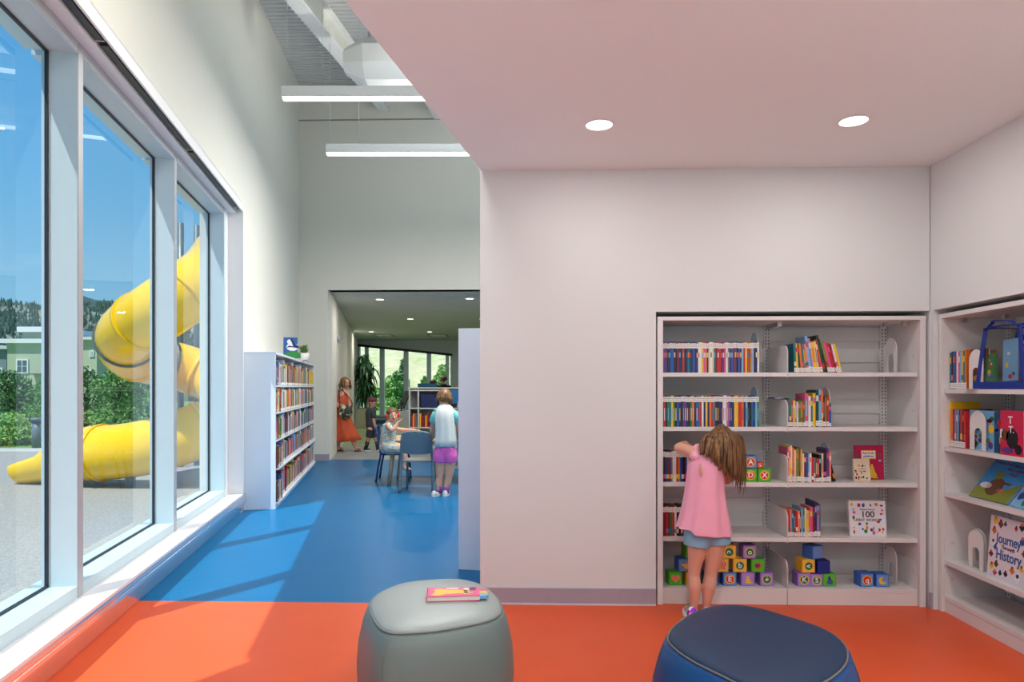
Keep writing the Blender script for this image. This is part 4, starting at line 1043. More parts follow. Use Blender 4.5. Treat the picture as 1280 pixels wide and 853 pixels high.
r = random.Random(31); MST = Matrix.Translation((q.x, q.y, 0)) @ Matrix.Rotation(PSI, 4, 'Z')
n_ = 0
for (a, b, z, hh) in ((.035,.215,.52,.36),(.26,.52,.52,.34),(.54,.93,.52,.26)):
    x = a
    while x < b-.04:
        w = r.uniform(.03,.045); n_ += 1; k = r.choice('rnwykmgoe')
        book(x, .03, z+.0006, w-.001, hh*r.uniform(.75,1), .25, k, '%s book, %s from left in the white storage shelf beyond the table' % (PAL[k][0], nth(n_)), 'books in the far storage shelf', base=MST); x += w
for (x, z, w, h, k, lb) in ((.30,1.0,.42,.33,'n','dark navy storage box on the upper left of the far white shelf'),(1.05,1.0,.34,.34,'k','black storage box on the upper right of the far white shelf')):
    t = thing('storage_box', lb, 'box', M=MST @ T(x,.04,z+.0006))
    bm = BM(); box(bm, 0, w, 0, .3, 0, h-.04, bev=.01); obj('box_body', bm, bookmat(k), t)
    bm = BM(); box(bm, -.008, w+.008, -.008, .308, h-.04, h, bev=.006); obj('box_lid', bm, bookmat(k), t)
q = C(487, 540, 19.0)
CB = thing('low_cabinet', 'low white cabinet under the tilted black screen by the far windows', 'cabinet', loc=(q.x, q.y, 0), rz=PSI)
bm = BM(); box(bm, 0, .62, 0, .5, .0, .82); obj('cabinet_body', bm, sw_, CB)
bm = BM(); box(bm, -.02, .64, -.02, .52, .82, .85); obj('cabinet_top', bm, sw_, CB)
for z in (.08, .34, .58):
    bm = BM(); box(bm, .03, .59, -.014, 0, z, z+.22); dr_ = obj('drawer', bm, sw_, CB); bm = BM(); box(bm, .25, .37, -.028, -.014, z+.12, z+.135); obj('drawer_handle', bm, metal_grey, dr_)
q = C(502.5, 512, 19.15); monitor('tilted black touch screen on the low white cabinet', (q.x-.05, q.y, .8512), PSI-1.0, .42, .55, black_plastic, tilt=-.45, stand=.06)
dsk = C(562, 520, 22)
DK = thing('service_desk', 'white staff service desk beyond the storage shelf', 'desk', loc=(dsk.x-.9, dsk.y, 0), rz=PSI)
bm = BM(); box(bm, 0, 2.6, 0, .8, 1.02, 1.06); obj('desk_top', bm, sw_, DK)
bm = BM(); box(bm, .05, 2.55, .04, .08, 0, 1.02); obj('front_panel', bm, sw_, DK)
for x in (.0, 2.56):
    bm = BM(); box(bm, x, x+.04, 0, .8, 0, 1.02); obj('side_panel', bm, sw_, DK)
scr = mat('screen_teal', srgb(20,95,125), rough=.4, noise=.05, emit=srgb(20,85,120), estr=.08)
DKM = DK.matrix_world.copy()
q = C(534, 488, 22.25); monitor('teal screened monitor on the service desk beside the dark haired worker', (q.x, q.y, 1.0606), PSI, .62, .42, black_plastic, mscreen=scr, stand=.16)
q = C(566, 505, 12.6)
t = thing('display_monitor', 'blue screened monitor on a pole behind the standing girl', 'monitor', loc=(q.x, q.y, 0), rz=PSI)
bm = BM(); box(bm, -.24, .46, -.02, .02, 1.20, 1.475, bev=.004); obj('monitor_case', bm, black_plastic, t)
bm = BM(); box(bm, -.23, .45, -.022, -.02, 1.21, 1.465); obj('screen', bm, mat('screen_blue', srgb(20,85,130), rough=.3, noise=.1, emit=srgb(15,75,125), estr=.12), t)
bm = BM(); tube(bm, [(.1,0,0),(.1,0,1.25)], .025, 10); obj('pole', bm, metal_grey, t)
bm = BM(); box(bm, -.15,.35,-.15,.2,0,.03, bev=.01); obj('base_plate', bm, metal_grey, t)
# big potted plant
q = CF(447.5, 533.5, 0); q = W((457-640)/F*25.6, 25.6)
PL = thing('potted_plant', 'tall dark green potted plant by the far windows', 'potted plant', loc=(q.x, q.y, 0))
bm = BM(); box(bm, -.33, .33, -.33, .33, 0, .72, bev=.03); obj('planter', bm, mat('planter_greige', srgb(165,165,140), rough=.6, noise=.05), PL)
bm = BM(); box(bm, -.29, .29, -.29, .29, .70, .726); obj('soil', bm, mat('soil', (.05,.035,.02), rough=1, noise=.3), PL)
bm = BM()
for dx, dy, h in ((0,0,1.9),(.12,.05,1.5),(-.1,-.04,1.3)): tube(bm, bez([(dx,dy,.7),(dx*1.2,dy,1.1),(dx*.8,dy*1.5,h)], 4), .025, 6)
obj('stem', bm, mat('plant_stem', srgb(95,85,55), rough=.8, noise=.2), PL)
bm = BM(); r = random.Random(77)
for i in range(230):
    z0 = r.choice((1.15, 1.5, 1.9, 2.2, 2.35, 2.0)); th = r.uniform(0, 2*PI); R_ = r.uniform(.25, .52) * (1.0 if z0 < 2.3 else .7)
    c0 = Vector((r.uniform(-.12,.12), r.uniform(-.12,.12), z0+r.uniform(-.15,.15)))
    d = Vector((math.cos(th), math.sin(th), 0)); sd = Vector((-d.y, d.x, 0)); up = r.uniform(.05,.35); dr_ = r.uniform(.1,.5)
    P = [c0, c0+d*R_*.4+Vector((0,0,up)), c0+d*R_*.8+Vector((0,0,up*.8-dr_*.3)), c0+d*R_+Vector((0,0,up*.3-dr_))]
    W_ = [.01, .05, .045, .004]; L_ = [(bm.verts.new(p-sd*w), bm.verts.new(p+sd*w)) for p, w in zip(P, W_)]
    for a, b in zip(L_, L_[1:]): bm.faces.new((a[0], a[1], b[1], b[0]))
obj('foliage', bm, mat('dark_leaf', srgb(30,75,40), rough=.4, noise=.35, nscale=8), PL)

# ================================================================ PEOPLE
def skinm(n, c): return mat(n, c, rough=.5, noise=.05, nscale=25, sss=.15, bump=.1, bscale=120)
sk1 = skinm('skin_fair', srgb(214,160,138)); sk2 = skinm('skin_light', srgb(218,168,142)); sk3 = skinm('skin_tan', srgb(205,150,125))
def hand(bm, wr, dirv, palmn, L=.12, curl=.5, thumb=1):
    """palm + five bent fingers rooted at the wrist; dirv = along the fingers, palmn = palm normal"""
    d = Vector(dirv).normalized(); n = (Vector(palmn) - d*Vector(palmn).dot(d)).normalized(); s = d.cross(n).normalized()*thumb
    wr = Vector(wr); k = L/.17
    for o in (-.022,-.008,.008,.022): cap(bm, wr+s*o*k*.6+d*.01*k, .013*k, wr+s*o*k+d*.075*k, .011*k, 8)
    for o, l in ((-.028,.062),(-.010,.078),(.009,.084),(.027,.075)):
        p = wr+s*o*k+d*.080*k; a = .25*curl; 
        for seg, (ln, ra, rb) in enumerate(((.45,.0085,.0078),(.32,.0078,.0070),(.25,.0070,.0058))):
            dd = d*math.cos(a)+n*math.sin(a); p2 = p+dd*l*k*ln; cap(bm, p, ra*k, p2, rb*k, 8); p = p2; a += .55*curl
    p = wr+s*.020*k+d*.020*k; dd = (d*.65+s*.65+n*.25).normalized(); p2 = p+dd*.045*k; cap(bm, p, .012*k, p2, .0095*k, 8); dd = (d*.9+s*.25+n*.3).normalized(); cap(bm, p2, .0095*k, p2+dd*.032*k, .007*k, 8)
def person(label, loc):
    return thing('person', label, 'person', loc=loc)
def head(bm, c, r, fwd, up=(0,0,1)):
    """skull, jaw, nose, ears; r = half head height. returns frame"""
    c = Vector(c); f = Vector(fwd).normalized(); u = (Vector(up)-f*Vector(up).dot(f)).normalized(); s = f.cross(u)
    R = Matrix((s, f, u)).transposed()
    ell(bm, c+u*r*.18, (r*.74, r*.90, r*.80), R, 3); ell(bm, c-u*r*.32+f*r*.20, (r*.56, r*.62, r*.64), R, 3)
    ell(bm, c-u*r*.78+f*r*.50, (r*.24, r*.20, r*.18), R, 2)
    cap(bm, c+u*r*.05+f*r*.84, r*.07, c-u*r*.22+f*r*.98, r*.13, 8)
    for q in (-1, 1): ell(bm, c+s*q*r*.74-u*r*.10, (r*.10, r*.17, r*.25), R, 2); ell(bm, c+s*q*r*.34-u*r*.20+f*r*.60, (r*.24,r*.2,r*.22), R, 2)
    return c, s, f, u, r
def face(t, fr, eyec=(.03,.02,.015), smile=1, mouth=srgb(170,70,70)):
    c, s, f, u, r = fr
    ew = mat('eye_white', (.75,.75,.73), rough=.3, noise=.02); ei = mat('eye_iris', eyec, rough=.2, noise=.1); mo = mat('lip', mouth, rough=.5, noise=.05); br = mat('brow', (.09,.05,.03), rough=.8, noise=.1)
    R = Matrix((s, f, u)).transposed()
    for q in (-1, 1):
        bm = BM(); ell(bm, c+s*q*r*.30+f*r*.78+u*r*.06, (r*.10,r*.07,r*.065), R, 2); e = obj('eye', bm, ew, t)
        bm = BM(); ell(bm, c+s*q*r*.30+f*r*.835+u*r*.06, (r*.062,r*.04,r*.062), R, 2); obj('iris', bm, ei, e)
        bm = BM(); tube(bm, [c+s*q*r*.46+f*r*.74+u*r*.25, c+s*q*r*.30+f*r*.83+u*r*.31, c+s*q*r*.15+f*r*.86+u*r*.27], [r*.02,r*.035,r*.02], 6); obj('eyebrow', bm, br, t)
    bm = BM(); tube(bm, bez([c-s*r*.24+f*r*.74-u*r*(.44-.06*smile), c+f*r*.84-u*r*.50, c+s*r*.24+f*r*.74-u*r*(.44-.06*smile)], 4), r*.05, 6); obj('mouth', bm, mo, t)
def body(t, build, m, vox=.007, it=4):
    bm = BM(); build(bm); o = obj('body', bm, m, t); remesh(o, vox, it); return o
def cloth(t, name, build, m, vox=.008, it=3):
    bm = BM(); build(bm); o = obj(name, bm, m, t); remesh(o, vox, it); return o
def strands(bm, fr, n, r, spread, length, drop, rnd, wave=.012, rad=.006, hang=None, zone=(-1, 1)):
    """hair locks grown from the crown"""
    c, s, f, u, rr_ = fr
    for i in range(n):
        th = rnd.uniform(-PI*.80, PI*.80)                   # 0 = back of the head
        dirh = (-f*math.cos(th) + s*math.sin(th))
        p0 = c+u*rr_*(.92+rnd.uniform(-.03,.06)) + dirh*rr_*rnd.uniform(0,.25)
        p1 = c+u*rr_*.60 + dirh*rr_*(.80*r)
        p2 = c-u*rr_*.10 + dirh*rr_*(.98*r)
        L = length*rnd.uniform(.75,1.05)*(1 if abs(th) < 2.2 else .75)
        hv = Vector(hang) if hang is not None else Vector((0,0,-1))
        p3 = p2+hv*L*.45+dirh*spread*rnd.uniform(-.2,.8)+s*rnd.uniform(-1,1)*wave
        p4 = p3+hv*L*.55+s*rnd.uniform(-1,1)*wave*1.6
        tube(bm, bez([p0,p1,p2,p3,p4], 5), [rad*.8]*3+[rad*1.4]*6+[rad*1.2]*5+[rad,rad*.9,rad*.8,rad*.6,rad*.45,rad*.3,rad*.15], 5, flat=.45)

# ---- 1. girl at the shelves -------------------------------------------------
D0 = 4.46
def G(px, py, dd=0): return C(px, py, D0+dd)
P = person('girl in a pink sleeveless top and denim shorts reaching into the shelves', (G(884,665).x, G(884,665).y, 0))
off = -Vector(P.location)
def g(px, py, dd=0): return G(px, py, dd)+off
hc = g(902, 556, .075); up_h = Vector((.10,.38,.92)).normalized(); hf = Vector((.12,.95,-.38))
hfr = None
def b1(bm):
    global hfr
    chain(bm, [(g(877,664),.083),(g(876,645),.078),(g(876,622),.072),(g(877,600,.01),.080),(g(878,583,.02),.080)], 16)
    chain(bm, [(g(892,664),.083),(g(888,645),.078),(g(886,622),.072),(g(889,600,.01),.080),(g(890,583,.02),.078)], 16)
    chain(bm, [(g(885,575,.03),.062),(g(892,565,.05),.042),(g(899,560,.07),.045)])
    hfr = head(bm, hc, .098, hf, up_h)
    cap(bm, g(884,572,.02), .055, g(869,569,.02), .044); cap(bm, g(888,572,.02), .055, g(902,574,.02), .044)
    # left arm: out to the side, forearm into the shelf
    chain(bm, [(g(868,568,.02),.043),(g(858,562,.03),.036),(g(848.5,560,.06),.033)])
    chain(bm, [(g(848.5,560,.06),.032),(g(851,558,.14),.029),(g(857,555,.245),.021)])
    hand(bm, g(857,555,.245), (.25,.9,-.15), (0,0,-1), L=.125, curl=.6, thumb=-1)
    # right arm: forward under the hair
    chain(bm, [(g(903,574,.02),.042),(g(907,588,.07),.036),(g(909,600,.12),.033)])
    chain(bm, [(g(909,600,.12),.032),(g(905,592,.20),.028),(g(899,584,.285),.021)])
    hand(bm, g(899,584,.285), (-.25,.9,.12), (0,0,-1), L=.125, curl=.5, thumb=1)
    # legs
    chain(bm, [(g(873,672),.074),(g(870.5,692,-.005),.057),(g(868,712),.041),(g(867.5,720),.038),(g(868.5,733,-.012),.042),(g(868,748,-.01),.032),(g(867,757,-.005),.026),(g(867,762,0),.025)], 14)
    chain(bm, [(g(895,672),.074),(g(893,692,-.005),.059),(g(889,712),.044),(g(888,720),.041),(g(886,733,-.012),.044),(g(884,748,-.01),.033),(g(883,757,-.005),.027),(g(883,762,0),.026)], 14)
    chain(bm, [(g(867,763),.026),(g(865,766,.05),.024)]); chain(bm, [(g(883,763),.026),(g(884,767,.06),.024)])
body(P, b1, sk1, vox=.0055, it=3)
pink = mat('pink_jersey', srgb(240,165,190), rough=.8, noise=.04, nscale=20, sheen=.3, bump=.25, bscale=14)
def lathe_cloth(bm, rings_, seg=48, wav=0, freq=9, ph=0):
    """rings_: (centre, half width, half depth); left/right = photo x"""
    rv = []
    ax = Vector((CS, SN, 0)); ay = Vector((-SN, CS, 0))
    for j, (c, a, b) in enumerate(rings_):
        w = wav*j/(len(rings_)-1)
        rv.append([bm.verts.new(Vector(c)+ax*math.cos(t)*(a+w*math.sin(freq*t+ph)*a)+ay*math.sin(t)*(b+w*math.sin(freq*t+ph)*b)) for t in [2*PI*k/seg for k in range(seg)]])
    for a, b in zip(rv, rv[1:]):
        for k in range(seg):
            f = bm.faces.new((a[k], a[(k+1)%seg], b[(k+1)%seg], b[k])); f.smooth = True
    return rv
bm = BM()
top_r = [(g(884.5,563,.035),.050,.040),(g(885,567,.03),.088,.062),(g(885,574,.02),.116,.092),(g(884,583,.015),.124,.104),(g(882,598,.01),.119,.106),(g(881,615,.005),.124,.106),(g(881,632,0),.138,.112),(g(880,648,0),.156,.122),(g(879.5,660,0),.170,.128),(g(879.5,667,0),.178,.132)]
rv = lathe_cloth(bm, top_r, wav=.075, freq=9, ph=1)
for k, v in enumerate(rv[-1]):                      # swallow-tail hem, higher at the left
    ax = (v.co-g(880,667,0)).dot(Vector((CS,SN,0))); v.co.z += -.0-.05*ax*1.6 + (.028 if ax < -.1 else 0)
top = obj('sleeveless_top', bm, pink, P, smooth=True)
so2 = top.modifiers.new('thickness', 'SOLIDIFY'); so2.thickness = .003; so2.offset = 1
sb = top.modifiers.new('smooth', 'SUBSURF'); sb.levels = 1; sb.render_levels = 1
for sx, (pa, pb_, pc) in ((1, ((869,571,.02),(873,562,.03),(880,562,.05))), (2, ((901,574,.02),(898,566,.03),(892,563,.05)))):
    bm = BM(); tube(bm, bez([g(*pa[:2],pa[2]-.055)+Vector((0,0,-.02)), g(*pa[:2],pa[2])+Vector((0,0,.028)), g(*pb_)+Vector((0,0,.012)), g(*pc)], 5), [.030,.033,.035,.036,.036,.035,.034,.033,.031,.029,.027,.025,.023,.021,.019,.017], 10); o = obj('shoulder_strap', bm, pink, P, smooth=True)
bm = BM(); ell(bm, g(876,588,-.094), (.011,.006,.045), Matrix.Rotation(-.12,3,'Y'), 2); obj('back_keyhole', bm, sk1, P, smooth=True)
denim = mat('light_denim', srgb(135,178,205), rough=.8, noise=.10, nscale=60, bump=.4, bscale=250)
def b_sh(bm):
    chain(bm, [(g(876,655),.094),(g(893,655),.094)], 16); chain(bm, [(g(876,663),.095),(g(893,663),.095)], 16)
    tube(bm, [g(874,660), g(872,672), g(870.5,683.5,-.003)], [.090,.090,.082], 24); tube(bm, [g(895,660), g(896,670), g(897,680.5,-.003)], [.090,.090,.084], 24)
cloth(P, 'denim_shorts', b_sh, denim, vox=.006, it=2)
hairm = bpy.data.materials.new('brown_hair'); hairm.use_nodes = True; nt = hairm.node_tree; b = nt.nodes['Principled BSDF']
tcn = nt.nodes.new('ShaderNodeTexCoord'); mpn = nt.nodes.new('ShaderNodeMapping'); mpn.inputs['Scale'].default_value = (70, 70, 6); nzn = nt.nodes.new('ShaderNodeTexNoise'); nzn.inputs['Scale'].default_value = 1; nzn.inputs['Detail'].default_value = 3
rp = nt.nodes.new('ShaderNodeValToRGB'); rp.color_ramp.elements[0].position = .35; rp.color_ramp.elements[0].color = (.045,.018,.007,1); rp.color_ramp.elements[1].position = .7; rp.color_ramp.elements[1].color = (.36,.18,.065,1)
nt.links.new(tcn.outputs['Object'], mpn.inputs[0]); nt.links.new(mpn.outputs[0], nzn.inputs['Vector']); nt.links.new(nzn.outputs['Fac'], rp.inputs[0]); nt.links.new(rp.outputs[0], b.inputs['Base Color']); b.inputs['Roughness'].default_value = .42
MATS['brown_hair'] = hairm
bm = BM(); rh = random.Random(4)
cen, s_, f_, u_, r_ = hfr
R = Matrix((s_, f_, u_)).transposed(); ell(bm, cen+u_*r_*.22-f_*r_*.10, (r_*.88, r_*.90, r_*.86), R, 3)
# locks: (end px, end y), rooted at the crown and falling with gravity
ends = []
for i in range(150):
    q = rh.random()
    ex = 876+q*52+rh.uniform(-3,3)
    lo = 566+ (q**1.2)*50 if q < .62 else 596+ (q-.62)/.38*22
    ey = lo+rh.uniform(-9,3)
    dd = -.035-.07*math.sin(PI*min(1,max(0,q)))*1.0+rh.uniform(-.015,.02)+(.10 if q > .8 else 0)*(q-.8)*5
    ends.append((ex, ey, dd, q))
for ex, ey, dd, q in ends:
    p0 = g(897+q*10+rh.uniform(-3,3), 530.5+abs(q-.45)*6+rh.uniform(0,2), .05+rh.uniform(-.02,.04))
    kx = 877+q*48; 
    p1 = g((897+q*10)*.45+(879+q*46)*.55, 537+abs(q-.45)*10, -.005-.03*math.sin(PI*q)+.05*abs(q-.5))
    p2 = g((ex*.45+(877+q*52)*.55), 551+rh.uniform(-2,2), dd*.9+.01)
    p3 = g(ex+rh.uniform(-2,2)+ (2 if q > .7 else 0), (551+ey)/2+4, dd)
    p4 = g(ex+rh.uniform(-1.5,1.5), ey, dd+.005)
    rr0 = .0075
    tube(bm, bez([p0,p1,p2,p3,p4], 4), [rr0*k for k in (.7,.9,1,1.1,1.2,1.25,1.3,1.3,1.3,1.25,1.2,1.1,1,.85,.65,.4,.15)], 5, flat=.55)
obj('long_hair', bm, hairm, P, smooth=True)
def shoe(t, heel, toe, w=.036, m1=None, m2=None, h=.05, name='shoe'):
    heel, toe = Vector(heel), Vector(toe); d = (toe-heel); L = d.length; d.normalize(); s = Vector((-d.y, d.x, 0)).normalized()
    def sh(bm):
        ell(bm, heel+d*L*.15+Vector((0,0,h*.55)), (w*.92,w*.92,h*.6)); cap(bm, heel+d*L*.2+Vector((0,0,h*.45)), w*.85, toe-d*L*.18+Vector((0,0,h*.36)), w*.80); cap(bm, heel+d*L*.15+Vector((0,0,h*.9)), w*.7, heel+d*L*.45+Vector((0,0,h*.62)), w*.6)
    bm = BM(); sh(bm); o = obj(name, bm, m1, t); remesh(o, .006, 3)
    bm = BM(); n = 20; pts = []
    for k in range(n):
        a = 2*PI*k/n; x = math.cos(a); q = heel+d*L*.5+d*x*L*.56+s*math.sin(a)*w*(1.12+.1*x); pts.append((q.x, q.y))
    prism(bm, pts, heel.z, heel.z+.022); obj('sole', bm, m2 or white_plastic, o); return o
rain = bpy.data.materials.new('rainbow_knit'); rain.use_nodes = True; nt = rain.node_tree; b = nt.nodes['Principled BSDF']
tcn = nt.nodes.new('ShaderNodeTexCoord'); vn = nt.nodes.new('ShaderNodeTexVoronoi'); vn.inputs['Scale'].default_value = 24; hsn = nt.nodes.new('ShaderNodeHueSaturation'); hsn.inputs['Saturation'].default_value = 1.5
nt.links.new(tcn.outputs['Object'], vn.inputs['Vector']); nt.links.new(vn.outputs['Color'], hsn.inputs['Color']); nt.links.new(hsn.outputs[0], b.inputs['Base Color']); MATS['rainbow_knit'] = rain
zf = lambda v: Vector((v.x, v.y, 0.001))
shoe(P, zf(g(866.5,765,-.065)), zf(g(859,765,.12)), w=.040, m1=rain, h=.058)
shoe(P, zf(g(883,765,-.06)), zf(g(886,765,.14)), w=.040, m1=rain, h=.058)

# ---- 2. standing girl in the hall -------------------------------------------
def mkfig(label, px, d0):
    p0 = W((px-640)/F*d0, d0); t = person(label, (p0.x, p0.y, 0))
    return t, (lambda a, b, dd=0: C(a, b, d0+dd)-Vector((p0.x, p0.y, 0)))
P, g = mkfig('girl in a white shirt with aqua sleeves and pink shorts standing at the table', 555, 9.5)
def b2(bm):
    global hfr
    chain(bm, [(g(555,569),.085),(g(555,550),.080),(g(555,530),.085),(g(555,518),.080)], 16); chain(bm, [(g(559,569),.085),(g(559,550),.080),(g(559,530),.085),(g(559,518),.080)], 16)
    chain(bm, [(g(556,514),.06),(g(556,507,.02),.045)])
    hfr = head(bm, g(555.5,498,.06), .115, (-.35,.92,-.30), (0,.25,.95))
    chain(bm, [(g(546,517),.05),(g(542,529,.05),.042),(g(540,539,.12),.037),(g(541.5,546,.25),.032),(g(540,549,.40),.024)]); hand(bm, g(540,549,.40), (-.3,.9,-.1), (0,0,-1), L=.15)
    chain(bm, [(g(567,517),.05),(g(571,529,.03),.042),(g(572,539,.10),.037),(g(571,546,.28),.03),(g(571,549,.42),.024)]); hand(bm, g(571,549,.42), (0,1,0), (0,0,-1), L=.15, thumb=-1)
    chain(bm, [(g(551,575),.09),(g(550,588),.066),(g(549.5,597),.050),(g(548.5,604),.053),(g(548.5,611),.038),(g(549,616,.02),.034)], 12)
    chain(bm, [(g(562,575),.09),(g(562,588),.068),(g(561,597),.052),(g(559.5,604),.053),(g(558,611),.038),(g(557.5,617),.034)], 12)
body(P, b2, sk2, vox=.008)
tee = mat('white_tee', srgb(215,222,218), rough=.8, noise=.03, bump=.4, bscale=18); aqua = mat('aqua_sleeve', srgb(135,212,208), rough=.8, noise=.03)
bm = BM(); rv = lathe_cloth(bm, [(g(556,505.5,.03),.058,.055),(g(556,509,.01),.10,.085),(g(556,515),.130,.105),(g(556,524),.138,.115),(g(557,538),.134,.112),(g(557,550),.142,.118),(g(556.5,558),.152,.125)], wav=.07)
o = obj('shirt', bm, tee, P, smooth=True); m_ = o.modifiers.new('t','SOLIDIFY'); m_.thickness = .004; m_.offset = 1
bm = BM(); tube(bm, [g(551,513), g(546,518,.01), g(541.5,528,.04)], [.045,.068,.062], 16); tube(bm, [g(551,511), g(546,516)], [.04,.06], 12); obj('left_sleeve', bm, aqua, P, smooth=True)
bm = BM(); tube(bm, [g(562,513), g(567,518,.01), g(571,528,.03)], [.045,.068,.062], 16); obj('right_sleeve', bm, aqua, P, smooth=True)
bm = BM(); chain(bm, [(g(554,562),.115),(g(560,562),.115)], 16); chain(bm, [(g(554,567),.10),(g(560,567),.10)], 16); tube(bm, [g(552,564),g(550.5,571),g(549.8,578)], [.105,.108,.098], 20); tube(bm, [g(561,564),g(562.5,571),g(563,578)], [.105,.108,.098], 20)
o = obj('pink_shorts', bm, mat('hot_pink_cloth', srgb(215,100,185), rough=.8, noise=.06, bump=.3, bscale=30), P); remesh(o, .009, 3)
c_, s_, f_, u_, r_ = hfr; R = Matrix((s_, f_, u_)).transposed()
bm = BM(); ell(bm, c_+u_*r_*.26-f_*r_*.14, (r_*.88, r_*.92, r_*.90), R, 3); rh = random.Random(8); strands(bm, hfr, 60, 1.0, .01, .06, 0, rh, wave=.006, rad=.009); obj('short_hair', bm, hairm, P, smooth=True)
pur = mat('purple_sock', srgb(150,70,165), rough=.8, noise=.1)
bm = BM(); tube(bm, [g(549,607), g(549,616,.02)], [.044,.042], 14); obj('sock', bm, pur, P, smooth=True)
bm = BM(); tube(bm, [g(558,609), g(557.5,618)], [.044,.042], 14); obj('sock', bm, pur, P, smooth=True)
zf = lambda v, z=.001: Vector((v.x, v.y, z))
shw = mat('shoe_white', (.75,.76,.76), rough=.6, noise=.04)
shoe(P, zf(g(541,617,-.13)), zf(g(549,615,.05)), w=.042, m1=shw, h=.06); shoe(P, zf(g(556,617,-.1)), zf(g(559,617,.12)), w=.042, m1=shw, h=.06)

# ---- 3. toddler on the navy chair -------------------------------------------
P, g = mkfig('smiling toddler in a patterned dress with red headphones sitting on the navy chair', 490, 10.4)
def b3(bm):
    global hfr
    chain(bm, [(g(485,558),.10),(g(485,545),.09),(g(486,536),.085),(g(487,530),.07)], 14); chain(bm, [(g(487,530),.05),(g(489,526),.04)])
    hfr = head(bm, g(490.5,519.5,-.02), .105, (.42,-.86,-.05), (-.1,0,1))
    chain(bm, [(g(485,532,-.10),.038),(g(490,538,-.16),.033),(g(493,536,-.16),.03),(g(497,529,-.14),.024)]); hand(bm, g(497,529,-.14), (.6,0,.5), (-.5,-.3,.6), L=.11)
    chain(bm, [(g(491,533,.06),.037),(g(498,537,.08),.031),(g(509,538,.08),.028),(g(518,538,.06),.022)]); hand(bm, g(518,538,.06), (1,0,0), (0,0,-1), L=.11)
    for dd in (-.09, .09): chain(bm, [(g(487,560,dd),.075),(g(498,559,dd),.062),(g(505,560,dd),.05),(g(506,572,dd),.045),(g(505,583,dd),.032),(g(506,586,dd),.03),(g(512,587,dd),.026)])
body(P, b3, sk2, vox=.0075)
dressm = bpy.data.materials.new('patterned_dress'); dressm.use_nodes = True; nt = dressm.node_tree; b = nt.nodes['Principled BSDF']; b.inputs['Roughness'].default_value = .85
tcn = nt.nodes.new('ShaderNodeTexCoord'); mpn = nt.nodes.new('ShaderNodeMapping'); mpn.inputs['Scale'].default_value = (3,3,11); nzn = nt.nodes.new('ShaderNodeTexNoise'); nzn.inputs['Scale'].default_value = 2.2
rp = nt.nodes.new('ShaderNodeValToRGB'); rp.color_ramp.interpolation = 'CONSTANT'; e = rp.color_ramp.elements; e[0].color = (*srgb(130,170,185),1); e[1].position = .46; e[1].color = (*srgb(205,195,175),1)
for p_, c_k in ((.5,(110,150,175)),(.55,(200,170,110)),(.6,(190,200,200))): q = e.new(p_); q.color = (*srgb(*c_k),1)
nt.links.new(tcn.outputs['Object'], mpn.inputs[0]); nt.links.new(mpn.outputs[0], nzn.inputs['Vector']); nt.links.new(nzn.outputs['Fac'], rp.inputs[0]); nt.links.new(rp.outputs[0], b.inputs['Base Color']); MATS['patterned_dress'] = dressm
def d3(bm):
    tube(bm, [g(487,528.5), g(486.5,532), g(485.5,540), g(485,550), g(486,562)], [.05,.105,.115,.125,.15], 20)
    for dd in (-.07,.07): cap(bm, g(486,560,dd), .11, g(500,561,dd), .085)
    cap(bm, g(485.5,532,-.08), .05, g(488,536,-.13), .045); cap(bm, g(490,532,.04), .05, g(494,535,.07), .043)
cloth(P, 'dress', d3, dressm, vox=.009)
c_, s_, f_, u_, r_ = hfr; R = Matrix((s_, f_, u_)).transposed()
bm = BM(); ell(bm, c_+u_*r_*.40-f_*r_*.12, (r_*.86, r_*.94, r_*.80), R, 3); ell(bm, c_-u_*r_*.1-f_*r_*.6, (r_*.55,r_*.4,r_*.5), R, 2); obj('short_hair', bm, mat('light_brown_hair', srgb(105,72,48), rough=.55, noise=.3, nscale=60), P, smooth=True)
face(P, hfr, smile=2)
hp = mat('headphone_red', srgb(220,35,30), rough=.35, noise=.03)
for q in (-1, 1):
    bm = BM(); ell(bm, c_+s_*q*r_*.82-u_*r_*.05, (r_*.20, r_*.36, r_*.42), R, 3); obj('headphone_cup', bm, hp, P, smooth=True)
bm = BM(); tube(bm, [c_+(s_*math.cos(a)*r_*.92+u_*(math.sin(a)*r_*1.12)) for a in [PI*k/14 for k in range(15)]], r_*.08, 8); obj('headphone_band', bm, black_plastic, P, smooth=True)

# ---- 4. woman walking --------------------------------------------------------
P, g = mkfig('woman in a long orange dress carrying a patterned shoulder bag', 430, 16.1)
def b4(bm):
    global hfr
    chain(bm, [(g(427,527),.15),(g(428,512),.12),(g(428,500),.14),(g(429,493),.12)], 16); chain(bm, [(g(430,490),.06),(g(431,485.5),.055)])
    hfr = head(bm, g(431.5,479,0), .125, (.75,-.62,-.1), (0,0,1))
    chain(bm, [(g(424,491),.06),(g(421,502,-.06),.05),(g(422,508,-.14),.045),(g(429,507.5,-.2),.04),(g(434,507,-.2),.03)]); hand(bm, g(434,507,-.2), (1,-.1,0), (0,-.4,-1), L=.18)
    chain(bm, [(g(434,492),.06),(g(437,502,-.05),.048),(g(437,509,-.12),.04),(g(434,514,-.16),.03)]); hand(bm, g(434,514,-.16), (-.3,-.3,-1), (0,-1,0), L=.18)
    chain(bm, [(g(426,528),.12),(g(424,543),.075),(g(423,550),.065),(g(422.5,558),.045),(g(423,561),.04)], 12); chain(bm, [(g(432,528),.12),(g(438,543,-.05),.075),(g(441,550,-.05),.062),(g(443.5,557,-.05),.045),(g(445,560,-.05),.04)], 12)
    cap(bm, g(422.5,561.2), .035, g(428,561.6), .03); cap(bm, g(445,560.6,-.05), .035, g(450,560.6,-.05), .03)
body(P, b4, sk3, vox=.011)
